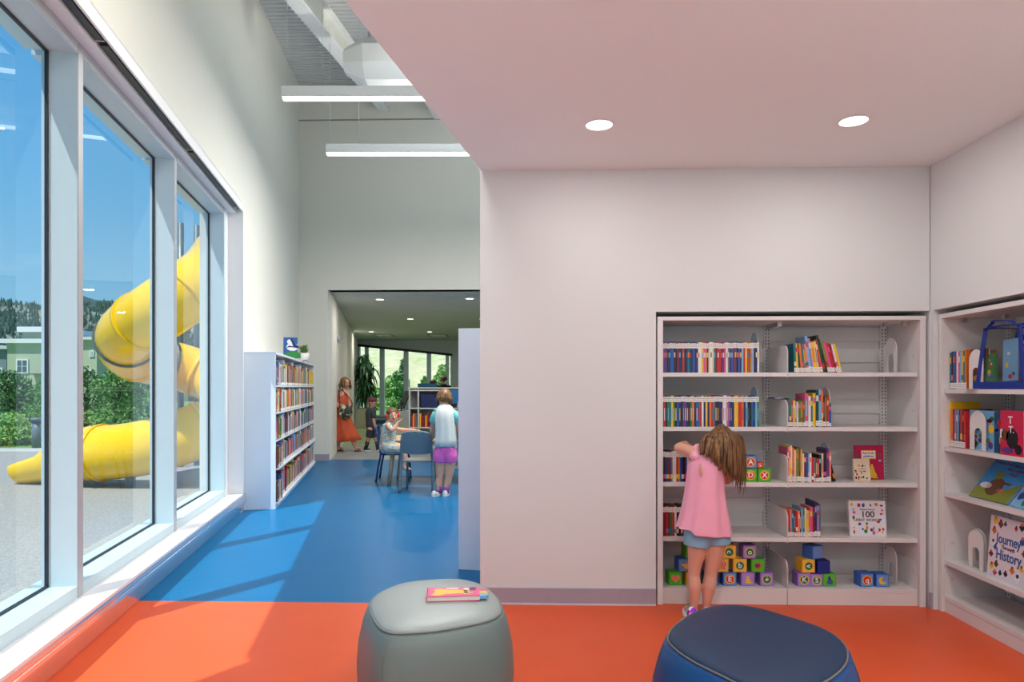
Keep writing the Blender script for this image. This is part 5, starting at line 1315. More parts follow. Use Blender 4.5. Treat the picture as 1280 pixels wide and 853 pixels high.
org = mat('rust_dress', srgb(200,85,50), rough=.8, noise=.06, nscale=8, bump=.3, bscale=12)
bm = BM()
rv = lathe_cloth(bm, [(g(429,490),.06,.06),(g(429,492),.13,.10),(g(429,497),.17,.13),(g(428.5,506),.165,.135),(g(428,513),.15,.13),(g(428,522),.19,.17),(g(429,532),.23,.20),(g(431,543),.30,.22),(g(433,552),.34,.24)], wav=.09, freq=8)
for v in rv[-1]:
    k = (v.co-g(432,552)).dot(Vector((CS,SN,0))); v.co.z += .10*k
o = obj('long_dress', bm, org, P, smooth=True); m_ = o.modifiers.new('t','SOLIDIFY'); m_.thickness = .005; m_.offset = 1
c_, s_, f_, u_, r_ = hfr; R = Matrix((s_, f_, u_)).transposed()
bm = BM(); ell(bm, c_+u_*r_*.28-f_*r_*.16, (r_*.92, r_*.94, r_*.88), R, 3); strands(bm, hfr, 70, 1.05, .02, .14, 0, random.Random(5), rad=.012); obj('hair', bm, hairm, P, smooth=True)
face(P, hfr)
camo = bpy.data.materials.new('bag_pattern'); camo.use_nodes = True; nt = camo.node_tree; b = nt.nodes['Principled BSDF']; tcn = nt.nodes.new('ShaderNodeTexCoord'); vn = nt.nodes.new('ShaderNodeTexVoronoi'); vn.inputs['Scale'].default_value = 14
rp = nt.nodes.new('ShaderNodeValToRGB'); rp.color_ramp.interpolation = 'CONSTANT'; e = rp.color_ramp.elements; e[0].color = (.02,.03,.02,1); e[1].position = .35; e[1].color = (.18,.2,.1,1); q = e.new(.6); q.color = (.6,.58,.5,1); q = e.new(.85); q.color = (.03,.03,.03,1)
sp_ = nt.nodes.new('ShaderNodeSeparateColor'); nt.links.new(tcn.outputs['Object'], vn.inputs['Vector']); nt.links.new(vn.outputs['Color'], sp_.inputs[0]); nt.links.new(sp_.outputs[0], rp.inputs[0]); nt.links.new(rp.outputs[0], b.inputs['Base Color'])
pw = g(432,515,-.24)+Vector(P.location)
BGT = thing('shoulder_bag', 'black and cream patterned shoulder bag hanging on the woman in orange', 'bag', loc=(pw.x, pw.y, pw.z))
bm = BM(); ell(bm, (0,0,-.01), (.17,.075,.175)); ell(bm, (.0,0,.05), (.15,.06,.13)); o = obj('bag_body', bm, camo, BGT); remesh(o, .015, 3)
bm = BM(); a_ = g(425,490,-.05)+Vector(P.location)-pw; tube(bm, bez([(-.14,0,.06), (-.15,.05,.25), a_+Vector((0,0,.075)), (.12,.05,.25), (.14,0,.08)], 5), .014, 8, flat=.4); obj('strap', bm, mat('strap_dark', (.05,.04,.035), rough=.7, noise=.1), BGT, smooth=True)
sand = mat('sandal_brown', srgb(95,60,40), rough=.6, noise=.1)
for a, b_ in ((g(421.5,561,0), g(429,561,-.02)), (g(443.5,560,-.05), g(451,561,-.08))):
    a = zf(a, .001); b_ = zf(b_, .001); d = (b_-a); L = d.length; d.normalize(); s = Vector((-d.y,d.x,0)); bm = BM(); pts = []
    for k in range(18):
        q = a+d*L*.5+d*math.cos(2*PI*k/18)*L*.58+s*math.sin(2*PI*k/18)*.05; pts.append((q.x,q.y))
    prism(bm, pts, .001, .028); o = obj('sandal', bm, sand, P); bm = BM(); tube(bm, [a+d*L*.6-s*.05+Vector((0,0,.02)), a+d*L*.6+Vector((0,0,.085)), a+d*L*.6+s*.05+Vector((0,0,.02))], .012, 6); obj('sandal_strap', bm, sand, o)

# ---- 5. boy with a cap -------------------------------------------------------
P, g = mkfig('boy in dark shirt, dark shorts and maroon cap walking right', 465, 16.2)
def b5(bm):
    global hfr
    chain(bm, [(g(464,536),.10),(g(464,524),.09),(g(463.5,516),.10)], 14); chain(bm, [(g(464,512),.05),(g(464.5,509),.045)])
    hfr = head(bm, g(465.5,503), .112, (.95,-.25,-.1), (0,0,1))
    chain(bm, [(g(466,514,-.08),.045),(g(467,524,-.11),.038),(g(468,530,-.11),.033),(g(469.5,537,-.10),.025)]); hand(bm, g(469.5,537,-.10), (.1,0,-1), (-1,0,0), L=.14)
    chain(bm, [(g(462,515,.10),.045),(g(461,525,.11),.036),(g(463,533,.11),.026)])
    chain(bm, [(g(463,537,-.05),.085),(g(461.5,546,-.04),.06),(g(460,551,-.03),.05),(g(457.5,557,-.02),.04),(g(457,562,0),.032)], 12); chain(bm, [(g(465.5,537,.05),.085),(g(469,546,.05),.06),(g(471,551,.05),.05),(g(472,558,.05),.04),(g(472.5,562,.05),.032)], 12)
body(P, b5, sk3, vox=.010)
drk = mat('dark_shirt', srgb(50,58,68), rough=.8, noise=.08)
def s5(bm):
    chain(bm, [(g(463.5,515.5),.125),(g(463.5,523),.12),(g(464,532),.125)], 16); cap(bm, g(466,514.5,-.08), .06, g(467,521,-.11), .056); cap(bm, g(462,515,.08), .06, g(461,521,.10), .055)
cloth(P, 'dark_shirt', s5, drk, vox=.010)
def q5(bm): chain(bm, [(g(464,535),.115),(g(464,538),.115)], 16); tube(bm, [g(463.5,537,-.05), g(461.5,547,-.04)], [.10,.085], 16); tube(bm, [g(465,537,.05), g(468.5,547,.05)], [.10,.085], 16)
cloth(P, 'dark_shorts', q5, mat('black_shorts', (.03,.035,.045), rough=.8, noise=.1), vox=.010)
for a, b_ in ((g(459.5,552,-.03), g(457,561.5,0)), (g(471,552,.05), g(472.5,561.5,.05))):
    bm = BM(); tube(bm, [a, b_], [.052,.045], 12); obj('sock', bm, black_plastic, P, smooth=True)
shb = mat('sneaker_black', (.05,.045,.03), rough=.5, noise=.2)
shoe(P, zf(g(455.5,562,0)), zf(g(463,562,-.02)), w=.045, m1=shb, h=.06); shoe(P, zf(g(471,562,.05)), zf(g(478,562,.03)), w=.045, m1=shb, h=.06)
c_, s_, f_, u_, r_ = hfr; R = Matrix((s_, f_, u_)).transposed()
mar = mat('cap_maroon', srgb(88,42,58), rough=.7, noise=.08)
bm = BM(); ell(bm, c_+u_*r_*.42-f_*r_*.06, (r_*.92, r_*.98, r_*.72), R, 3); ell(bm, c_+u_*r_*.30+f_*r_*1.1, (r_*.62, r_*.62, r_*.07), R, 2); o = obj('cap', bm, mar, P); remesh(o, .008, 2)
bm = BM(); ell(bm, c_-u_*r_*.05-f_*r_*.5, (r_*.75,r_*.5,r_*.6), R, 2); obj('hair', bm, mat('blond_hair', srgb(170,130,80), rough=.6, noise=.2, nscale=50), P, smooth=True)
face(P, hfr)

# ---- 6/7. staff behind the desk ----------------------------------------------
def staff(label, px, hy, d, shirt, hairk, fwd, cap_=None):
    P, g = mkfig(label, px, d); k = F/d
    hz = H-(hy-HY)/F*d
    def Q(x, y, z): return Vector((x, y, z))
    global hfr
    def bb(bm):
        global hfr
        chain(bm, [(Q(0,0,hz-.75),.15),(Q(0,0,hz-.5),.14),(Q(0,0,hz-.32),.15)], 14); chain(bm, [(Q(0,0,hz-.2),.06),(Q(0,0,hz-.12),.055)])
        hfr = head(bm, Q(0,0,hz), .12, fwd)
        for s in (-1, 1):
            chain(bm, [(Q(s*.20,0,hz-.28),.06),(Q(s*.26,.02,hz-.52),.05),(Q(s*.22,-.2,hz-.62),.035)]); hand(bm, Q(s*.22,-.2,hz-.62), (0,-1,0), (0,0,-1), L=.17, thumb=s)
            chain(bm, [(Q(s*.10,0,hz-.8),.11),(Q(s*.10,.02,.45),.07),(Q(s*.10,.03,.09),.05)]); cap(bm, Q(s*.10,.03,.06), .05, Q(s*.10,-.12,.05), .045)
    body(P, bb, sk3, vox=.012)
    def ss(bm):
        chain(bm, [(Q(0,0,hz-.75),.165),(Q(0,0,hz-.5),.155),(Q(0,0,hz-.31),.165)], 14)
        for s in (-1, 1): chain(bm, [(Q(s*.19,0,hz-.27),.075),(Q(s*.25,.02,hz-.50),.065)])
    cloth(P, 'shirt', ss, shirt, vox=.012)
    def tt(bm):
        for s in (-1, 1): chain(bm, [(Q(s*.08,0,hz-.78),.13),(Q(s*.10,.02,.45),.09),(Q(s*.10,.03,.12),.07)])
    cloth(P, 'trousers', tt, mat('dark_trousers', (.03,.035,.05), rough=.8, noise=.1), vox=.014)
    c_, s_, f_, u_, r_ = hfr; R = Matrix((s_, f_, u_)).transposed()
    bm = BM(); ell(bm, c_+u_*r_*.30-f_*r_*.18, (r_*.95, r_*.96, r_*.88), R, 3); strands(bm, hfr, 30, 1.05, .02, .05, 0, random.Random(5), rad=.014); obj('hair', bm, hairk, P, smooth=True)
    if cap_:
        bm = BM(); ell(bm, c_+u_*r_*.48-f_*r_*.05, (r_*1.0, r_*1.05, r_*.7), R, 3); ell(bm, c_+u_*r_*.35+f_*r_*1.1, (r_*.6,r_*.6,r_*.07), R, 2); o = obj('cap', bm, cap_, P); remesh(o, .01, 2)
    face(P, hfr)
dh = mat('dark_hair', (.03,.022,.02), rough=.6, noise=.3, nscale=40)
staff('person with dark hair seen above the far storage shelf, head lowered', 541.5, 480.5, 23.2, mat('staff_shirt_dark', (.04,.045,.06), rough=.8, noise=.1), dh, (.8,-.5,-.35))
staff('person in black with an olive cap beyond the far storage shelf', 554.5, 474.5, 24.0, mat('staff_shirt_black', (.015,.015,.02), rough=.8, noise=.1), dh, (-.75,-.6,-.3), cap_=mat('cap_olive', srgb(120,115,70), rough=.7, noise=.1))

# ================================================================ OUTSIDE
ZG = -.12
def ground_mat(name, c1, c2, sc, c3=None, sc2=.15):
    m = bpy.data.materials.new(name); m.use_nodes = True; nt = m.node_tree; b = nt.nodes['Principled BSDF']; b.inputs['Roughness'].default_value = .95
    g_ = nt.nodes.new('ShaderNodeNewGeometry'); n1 = nt.nodes.new('ShaderNodeTexNoise'); n1.inputs['Scale'].default_value = sc; n1.inputs['Detail'].default_value = 6; n1.inputs['Roughness'].default_value = .7
    mx = nt.nodes.new('ShaderNodeMix'); mx.data_type = 'RGBA'; mx.inputs['A'].default_value = (*c1,1); mx.inputs['B'].default_value = (*c2,1)
    r_ = nt.nodes.new('ShaderNodeValToRGB'); r_.color_ramp.elements[0].position = .38; r_.color_ramp.elements[1].position = .62
    nt.links.new(g_.outputs['Position'], n1.inputs['Vector']); nt.links.new(n1.outputs['Fac'], r_.inputs[0]); nt.links.new(r_.outputs[0], mx.inputs['Factor'])
    last = mx.outputs['Result']
    if c3:
        n2 = nt.nodes.new('ShaderNodeTexNoise'); n2.inputs['Scale'].default_value = sc2; n2.inputs['Detail'].default_value = 5; r2 = nt.nodes.new('ShaderNodeValToRGB'); r2.color_ramp.elements[0].position = .45; r2.color_ramp.elements[1].position = .6
        m2 = nt.nodes.new('ShaderNodeMix'); m2.data_type = 'RGBA'; m2.inputs['B'].default_value = (*c3,1); nt.links.new(g_.outputs['Position'], n2.inputs['Vector']); nt.links.new(n2.outputs['Fac'], r2.inputs[0]); nt.links.new(r2.outputs[0], m2.inputs['Factor']); nt.links.new(last, m2.inputs['A']); last = m2.outputs['Result']
    nt.links.new(last, b.inputs['Base Color']); return m
o1 = lw(-40, -.38); o2 = lw(60, -.38)
bm = BM(); prism(bm, [tuple(lw(-12,-.41)), tuple(lw(31,-.41)), tuple(lw(31,-15.5)), tuple(lw(16.0,-30)), tuple(lw(-12,-30))], ZG-.2, ZG)
gr = obj('gravel_playground', bm, ground_mat('wood_chip_gravel', srgb(172,172,168), srgb(138,137,132), 55)); tag(gr, 'pale gravel playground surface outside the windows', 'gravel'); gr['kind'] = 'structure'
def lawn(name, pts, z, m, lb, cat):
    bm = BM(); prism(bm, pts, z-.3, z); o = obj(name, bm, m); tag(o, lb, cat); o['kind'] = 'structure'; return o
grass = ground_mat('lawn', srgb(120,160,75), srgb(90,135,60), 6, srgb(140,165,95), .3)
P_ = lambda Xc, d: tuple(W(Xc, d).xy)
lawn('lawn', [P_(-160,17.5), P_(-9.2,17.5), P_(-13.5,40), P_(-22,86), P_(-160,86)], ZG+.02, grass, 'green lawn beyond the playground', 'lawn')
bm = BM(); prism(bm, [P_(-40,16.6), P_(-8.6,16.6), P_(-8.7,17.5), P_(-40,17.5)], ZG-.1, ZG+.07); o = obj('concrete_curb', bm, mat('concrete', (.50,.50,.48), rough=.9, noise=.06, nscale=8)); tag(o, 'pale concrete path edging between gravel and lawn', 'path'); o['kind'] = 'structure'
# far terrain: hills left, grassy slope behind the far room
def terrain(name, x_of, d0, d1, hfun, m, lb, n=90, k=36, px0=-500, px1=1500):
    bm = BM(); G_ = []
    for j in range(k):
        d = d0+(d1-d0)*(j/(k-1))**1.3; row = []
        for i in range(n):
            px = px0+(px1-px0)*i/(n-1); x = (px-640)/F*d
            p = W(x, d); row.append(bm.verts.new((p.x, p.y, hfun(px, j/(k-1), x, d))))
        G_.append(row)
    for a, b in zip(G_, G_[1:]):
        for i in range(n-1): f = bm.faces.new((a[i], a[i+1], b[i+1], b[i])); f.smooth = True
    o = obj(name, bm, m); tag(o, lb, 'hill'); o['kind'] = 'structure'; return o
from mathutils import noise as mn
def hl(px, t, x, d):
    ridge = 46+8*math.sin(px*.017+1.2)+10*min(1,max(0,(px-60)/120))+(4 if px < 30 else 0)*0
    if px < 60: ridge = 50-5*(px)/60
    base = ridge*(t**.8 if t < .8 else .8**.8+(t-.8)*.9)
    return base*.885 + 3.5*mn.noise(Vector((x*.02, d*.02, 3)))*min(1, t*5) + 1.5*mn.noise(Vector((x*.12, d*.12, 1)))*min(1, t*5) - .5
hillm = ground_mat('pine_hillside', srgb(158,160,146), srgb(62,88,84), .30, srgb(58,84,82), .045)  # bluish distance haze is mixed into these hillside colours
terrain('hill', None, 215, 335, hl, hillm, 'rocky hillside dotted with dark pines beyond the houses', px0=-420, px1=330)
def h2(px, t, x, d): return -1+26*t**1.0+ (px-500)*-.012*t + 1.2*mn.noise(Vector((x*.08, d*.08, 5)))
pn = BM(); rp_ = random.Random(99)
for i in range(2600):
    px_ = rp_.uniform(-40, 270); t_ = rp_.uniform(.12, 1.0); d_ = 215+120*t_**1.3; x_ = (px_-640)/F*d_
    if mn.noise(Vector((x_*.02, d_*.02, 9))) < rp_.uniform(-.5,.1): continue
    p_ = W(x_, d_); z_ = hl(px_, t_, x_, d_)-.3; h_ = rp_.uniform(1.6, 3.4); w_ = h_*.27
    ap = pn.verts.new((p_.x, p_.y, z_+h_)); rr_ = [pn.verts.new((p_.x+w_*math.cos(a*PI/2.5), p_.y+w_*math.sin(a*PI/2.5), z_)) for a in range(5)]
    for a in range(5): pn.faces.new((rr_[a], rr_[(a+1)%5], ap))
o = obj('pine_trees', pn, mat('pine_green', srgb(62,92,80), rough=.9, noise=.3, nscale=.1)); tag(o, 'dark pines covering the rocky hillside beyond the houses', 'pine trees'); o['kind'] = 'stuff'
slm = ground_mat('dry_grass_slope', srgb(222,222,178), srgb(165,180,120), .8, srgb(196,190,150), .12)
terrain('grassy_slope', None, 60, 150, h2, slm, 'dry grassy slope seen through the far room windows', px0=395, px1=760)
bm = BM(); prism(bm, [P_(-14,28.9), P_(30,28.9), P_(60,150), P_(-30,150)], -.5, -.15); o = obj('meadow', bm, grass); tag(o, 'sunny meadow behind the far room', 'grass'); o['kind'] = 'structure'

leafA = mat('leaf_green', srgb(105,155,80), rough=.6, noise=.35, nscale=3); leafB = mat('leaf_dark_green', srgb(75,120,65), rough=.6, noise=.35, nscale=3); leafC = mat('leaf_light_green', srgb(150,190,105), rough=.6, noise=.3, nscale=3)
bark = mat('bark', srgb(95,80,62), rough=.9, noise=.2, nscale=20)
def tree(name, label, px, pybase, d, h, w, m, n=1600, ls=.12, trunk=.25, seed=0, z=ZG, cat='tree', grp=None):
    p = W((px-640)/F*d, d); t = thing(name, label, cat, loc=(p.x, p.y, z), group=grp)
    bm = BM(); rr_ = random.Random(seed)
    tube(bm, [(0,0,-.05),(0,0,h*.5),(.05,0,h*.85)], [w*.05+.02, w*.035+.015, .01], 8)
    for k in range(5):
        a = k*1.3; tube(bm, [(0,0,h*(.25+.1*k)), (math.cos(a)*w*.35, math.sin(a)*w*.35, h*(.40+.1*k))], [.02+w*.01, .008], 5)
    obj('trunk', bm, bark, t)
    bm = BM(); h0 = h*trunk
    for k in range(9):
        zc = h0+(h-h0)*(.12+.76*k/8); rad = w*.5*(1.0-.55*(k/8)**2)*(.75 if k == 0 else 1); a = rr_.uniform(0, 2*PI); o_2 = rad*.3
        leaves(bm, n//9, (math.cos(a)*o_2, math.sin(a)*o_2, zc), (rad, rad, (h-h0)*.16), ls, rr_, up=.2)
    obj('foliage', bm, m, t); return t
tree('young_tree', 'leafy young tree standing behind the lower yellow tube slide', 148, 0, 20.5, 2.25, 2.0, leafA, n=3200, ls=.13, trunk=.05, seed=1)
tree('young_tree', 'darker young tree half hidden at the left of the middle pane', 108, 0, 26, 2.4, 1.6, leafB, n=1500, ls=.14, trunk=.05, seed=2)
tree('young_tree', 'young tree to the right of the slide tower seen between the tubes', 186, 0, 24, 2.5, 2.2, leafB, n=1800, ls=.14, trunk=.05, seed=12)
tree('bush', 'big light green bush at the left edge beyond the gravel', 8, 0, 19, .92, 1.7, leafC, n=2600, ls=.11, trunk=.0, seed=3, cat='bush')
tree('bush', 'light green bush beside the grey bin on the lawn edge', 33, 0, 19.5, .55, 1.2, leafC, n=1800, ls=.10, trunk=.0, seed=4, cat='bush')
tree('young_tree', 'dark leafy tree at far left in front of the beige house', 12, 0, 31, 2.35, 2.4, leafB, n=2200, ls=.18, trunk=.05, seed=5)
tree('young_tree', 'mid green tree in front of the beige house window', 40, 0, 33, 1.6, 2.4, leafA, n=1800, ls=.18, trunk=.05, seed=6)
tree('young_tree', 'thin tree in front of the house balcony near the first mullion', 57, 0, 30, 1.95, 1.6, leafA, n=1500, ls=.16, trunk=.08, seed=7)
for i, (px, d, h, w, m) in enumerate(((457,52,2.6,2.0,leafA),(470,50,1.7,1.8,leafC),(487,46,2.4,1.5,leafC),(494,46,2.7,1.3,leafA),(503,56,3.9,1.1,leafB),(519,46,1.3,2,leafC),(531,54,2.5,1.0,leafA),(542,48,1.6,1.6,leafC),(552,50,3.3,1.5,leafC),(513,60,1.6,2.0,leafC))):
    tree('garden_tree', '%s tree below the grassy slope, %s from left through the far windows' % ({'leaf_green':'green','leaf_light_green':'pale green','leaf_dark_green':'dark green'}[m.name], nth(i+1)), px, 0, d, h, w, m, n=1300, ls=.26, trunk=.05, seed=20+i, z=-.15)
# grey bin post and houses
p = W((47-640)/F*18.2, 18.2); t = thing('litter_bin', 'grey cylindrical litter bin at the lawn edge', 'bin', loc=(p.x, p.y, ZG+.07-.05))
bm = BM(); tube(bm, [(0,0,0),(0,0,.72)], .13, 20); obj('bin_body', bm, mat('bin_grey', srgb(95,112,120), rough=.5, noise=.05), t)
bm = BM(); tube(bm, [(0,0,.72),(0,0,.80)], [.17,.16], 20); obj('bin_lid', bm, mat('bin_grey'  , (0,0,0)), t)
def house(label, pxa, pxb, d, ztop, wallc, wins, roofc, zroof=.5, dep=10, grp=None, z0=ZG):
    p = W((pxa-640)/F*d, d); w = (pxb-pxa)/F*d
    t = thing('house', label, 'house', loc=(p.x, p.y, z0), rz=PSI)
    H_ = ztop-z0
    bm = BM(); box(bm, 0, w, 0, dep, 0, H_); obj('walls', bm, mat('siding_%d_%d' % (pxa, d), wallc, rough=.8, noise=.04, nscale=2), t)
    bm = BM(); box(bm, -.4, w+.4, -.5, dep+.4, H_, H_+zroof); obj('roof', bm, mat('roof_%d_%d' % (pxa, d), roofc, rough=.8, noise=.05), t)
    for (a, b, y0, y1) in wins:
        xa = (a-pxa)/F*d; xb = (b-pxa)/F*d; za = H-(y1-HY)/F*d-z0; zb_ = H-(y0-HY)/F*d-z0
        bm = BM(); box(bm, xa, xb, -.12, 0, za, zb_); wf = obj('window', bm, mat('house_trim_white', (.75,.78,.78), rough=.6, noise=.02), t)
        bm = BM(); m2_ = (xa+xb)/2
        for (q0, q1) in ((xa+.15, m2_-.06), (m2_+.06, xb-.15)):
            for (r0, r1) in ((za+.15, (za+zb_)/2-.05), ((za+zb_)/2+.05, zb_-.15)): box(bm, q0, q1, -.16, -.12, r0, r1)
        obj('pane', bm, mat('house_glass', (.07,.11,.13), rough=.1, noise=.05), wf)
    return t
sage = srgb(176,186,160); beige = srgb(190,185,165)
hs1 = house('sage green house with white window behind the trees at far left', 9, 60, 72, 6.2, sage, [(21,36,449,467)], (.75,.78,.80), .45)
bm = BM(); box(bm, 2.8, 4.6, -1.2, 0, 3.0, 3.12); obj('balcony', bm, mat('balcony_dark', (.12,.12,.12), rough=.7, noise=.05), hs1)
house('dark edged house at the left image border beyond the lawn', -60, 8, 76, 5.8, srgb(120,135,140), [(-8,4,460,476)], (.55,.58,.6), .4)
house('beige house with white fascia behind the sage green house', 28, 68, 92, 9.0, beige, [(48,54,452,466)], (.82,.84,.86), .7)
house('pale green clapboard house with two small windows in the middle pane', 88, 121, 74, 6.7, srgb(190,196,168), [(112.5,118,438,446),(112.5,118,462,471)], (.7,.74,.76), .3, dep=4.5)
house('long low grey green building between the trees and the slide', 121, 235, 80, 3.9, srgb(120,130,115), [(130,142,458,470),(150,160,462,472)], (.72,.74,.74), .3)
for i, (a, b, zt, c) in enumerate(((492,501,2.0,srgb(205,160,150)),(519,534,1.9,srgb(215,190,180)),(526,533,2.3,srgb(200,110,90)))):
    house(['pinkish house on the lower slope left of the middle window bars','pale pink house among the trees right of the middle window bars','small red brown house beside the pale pink house'][i], a, b, 62+i*7, zt, c, [(a+2,a+5,482,486)], (.5,.35,.3), .3, dep=5, z0=-.3)

# ================================================================ TUBE SLIDE
yel = bpy.data.materials.new('slide_yellow'); yel.use_nodes = True; b = yel.node_tree.nodes['Principled BSDF']; b.inputs['Base Color'].default_value = (*srgb(255,208,20),1); b.inputs['Roughness'].default_value = .22; b.inputs['Subsurface Weight'].default_value = 0
MATS['slide_yellow'] = yel
raw = [(276,318,12.0),(262,342,11.0),(235,364,10.4),(207,384,10.2),(180,402,10.4),(160,420,10.9),(163,440,11.8),(195,452,12.6),(235,462,13.0),(272,478,13.0),(289,498,12.4),(284,518,11.7),(268,530,11.3),(245,540,11.1),(215,551,11.1),(180,560,11.15),(145,565,11.2),(112,567,11.3)]
pts = [C(a, b_, d) for a, b_, d in raw]
base_ = pts[-4]; SLD = thing('tube_slide', 'bright yellow spiral tube slide on the playground outside', 'slide', loc=(base_.x, base_.y, ZG))
ofs = Vector((base_.x, base_.y, ZG))
path = [p-ofs for p in bez(pts, 6)]
bm = BM(); tube(bm, path, .45, 28); obj('tube', bm, yel, SLD, smooth=True)
bm = BM()
for k in (14, 24, 38, 50, 62, 76, 99):
    if k+1 < len(path):
        d = (path[k+1]-path[k-1]).normalized(); tube(bm, [path[k]-d*.035, path[k]+d*.035], .475, 28)
fl = obj('joint_flanges', bm, yel, SLD); 
# open exit chute, rounded lip
ex = [C(a, b_, d)-ofs for a, b_, d in ((118,567,11.28),(90,570,11.4),(60,578,11.5),(38,584,11.6),(24,588,11.65))]
ex = bez(ex, 5); rad = [.45,.45,.44,.43,.41,.40,.38,.37,.35,.34,.33,.32,.31,.30,.30,.295,.29,.28,.27,.25,.22]
bm = BM(); rings_ = []
for i, p in enumerate(ex):
    d = (ex[min(i+1,len(ex)-1)]-ex[max(i-1,0)]).normalized(); a, b_ = ring_frame(p, d); R0 = rad[min(i, 20)]; op = min(1, i/9)
    row = []
    for k in range(21):
        an = -PI/2+ (k/20-.5)*(2*PI-.02-op*2.5)
        row.append((bm.verts.new(p+a*math.cos(an)*R0+b_*math.sin(an)*R0), bm.verts.new(p+a*math.cos(an)*(R0-.03)+b_*math.sin(an)*(R0-.03))))
    rings_.append(row)
for A, B in zip(rings_, rings_[1:]):
    for k in range(20):
        for q in (0, 1): bm.faces.new((A[k][q], A[k+1][q], B[k+1][q], B[k][q]))
    for k in (0, 20): bm.faces.new((A[k][0], A[k][1], B[k][1], B[k][0]))
for A in (rings_[0],):
    for k in range(20): bm.faces.new((A[k][0], A[k+1][0], A[k+1][1], A[k][1]))
cc = bm.verts.new(sum([v[0].co for v in rings_[-1]], Vector())/21+(ex[-1]-ex[-2]).normalized()*.08)
for k in range(20): bm.faces.new((rings_[-1][k][0], rings_[-1][k+1][0], cc))
obj('exit_chute', bm, yel, SLD, smooth=True)
stl = mat('slide_steel', srgb(110,125,130), rough=.4, metal=.5, noise=.05)
for (px, py, d) in ((163,594,11.1),):
    p = C(px, py, d)-ofs; bm = BM(); box(bm, p.x-.06, p.x+.06, p.y-.05, p.y+.05, 0, p.z+.06); box(bm, p.x-.18, p.x+.10, p.y-.06, p.y+.06, p.z-.02, p.z+.10); obj('support_leg', bm, stl, SLD)
for (px, d, zt) in ((226,14.0,5.0),(246,14.2,5.0)):
    p = W((px-640)/F*d, d)-ofs; bm = BM(); tube(bm, [(p.x,p.y,0),(p.x,p.y,zt)], .06, 12); obj('support_post', bm, stl, SLD)
for k in (31, 44):
    p = path[k]; d = (path[k+1]-path[k-1]).normalized(); bm = BM(); tube(bm, [p-d*.03, p+d*.03], .487, 28); obj('steel_band', bm, stl, SLD)

# ================================================================ LIGHT
wd = bpy.data.worlds.new('sky'); SC.world = wd; wd.use_nodes = True; nt = wd.node_tree; nt.nodes.clear()
out = nt.nodes.new('ShaderNodeOutputWorld'); bg = nt.nodes.new('ShaderNodeBackground'); tc = nt.nodes.new('ShaderNodeTexCoord'); sp = nt.nodes.new('ShaderNodeSeparateXYZ')
cr = nt.nodes.new('ShaderNodeValToRGB'); e = cr.color_ramp.elements
e[0].position = 0.0; e[0].color = (*srgb(170,205,230), 1); e[1].position = 1.0; e[1].color = (*srgb(40,110,190), 1)
for p, c in ((.08, (148,203,236)), (.25, (108,184,236)), (.5, (72,158,226))):
    q = e.new(p); q.color = (*srgb(*c), 1)
nz = nt.nodes.new('ShaderNodeTexNoise'); nz.inputs['Scale'].default_value = 3; nz.inputs['Detail'].default_value = 8
mpn = nt.nodes.new('ShaderNodeMapping'); mpn.inputs['Scale'].default_value = (1, 1, 5)
r2 = nt.nodes.new('ShaderNodeValToRGB'); r2.color_ramp.elements[0].position = .60; r2.color_ramp.elements[1].position = .85
r2.color_ramp.elements[1].color = (.5,.5,.5,1)
mx = nt.nodes.new('ShaderNodeMix'); mx.data_type = 'RGBA'; mx.inputs['B'].default_value = (.85,.9,.95,1)
nt.links.new(tc.outputs['Generated'], sp.inputs[0]); nt.links.new(sp.outputs['Z'], cr.inputs[0])
nt.links.new(tc.outputs['Generated'], mpn.inputs[0]); nt.links.new(mpn.outputs[0], nz.inputs['Vector']); nt.links.new(nz.outputs['Fac'], r2.inputs[0])
nt.links.new(r2.outputs[0], mx.inputs['Factor']); nt.links.new(cr.outputs[0], mx.inputs['A']); nt.links.new(mx.outputs['Result'], bg.inputs[0])
bg.inputs[1].default_value = 1.0; nt.links.new(bg.outputs[0], out.inputs[0])
sl_ = bpy.data.lights.new('sun', 'SUN'); sl_.energy = 5.2; sl_.angle = math.radians(.5); sl_.color = (1,.965,.90)
so = bpy.data.objects.new('sun', sl_); COL.objects.link(so)
dv = Vector((.56*CS-.828*SN, .56*SN+.828*CS, -1.86)).normalized()
so.rotation_euler = dv.to_track_quat('-Z', 'Y').to_euler()

lens = mat('lamp_lens', (1,1,1), emit=(1,.93,.82), estr=4)
lens2 = mat('lamp_lens_bright', (1,1,1), emit=(1,.97,.92), estr=3)
def area(loc, sx, sy, power, col, rot=(0,0,0), shape='RECTANGLE', spread=PI):
    l = bpy.data.lights.new('lamp_light', 'AREA'); l.shape = shape; l.size = sx; l.size_y = sy; l.energy = power; l.color = col; l.spread = spread
    o = bpy.data.objects.new('lamp_light', l); COL.objects.link(o); o.location = loc; o.rotation_euler = rot; return o
def downlight(x, y, z, label, power, r=.075, col=(1,.93,.86), grp=None):
    t = thing('recessed_downlight', label, 'ceiling light', loc=(x, y, z), group=grp)
    bm = BM(); seg = 32
    for (ra, za), (rb, zb_) in (((r+.012,-.001),(r+.010,-.006)),((r+.010,-.006),(r,-.004)),((r,-.004),(r*.97,.0)),((r+.012,-.001),(r*.97,0))):
        A = [bm.verts.new((ra*math.cos(2*PI*k/seg), ra*math.sin(2*PI*k/seg), za)) for k in range(seg)]
        B = [bm.verts.new((rb*math.cos(2*PI*k/seg), rb*math.sin(2*PI*k/seg), zb_)) for k in range(seg)]
        for k in range(seg): bm.faces.new((A[k], A[(k+1)%seg], B[(k+1)%seg], B[k]))
    obj('trim_ring', bm, white_plastic, t)
    bm = BM(); disc(bm, (0,0,-.0035), r*.99, (0,0,1), .002, 32); obj('lamp_lens', bm, lens, t)
    if power: area((x, y, z-.012), r*2, r*2, power, col, shape='DISK')
PW = 7
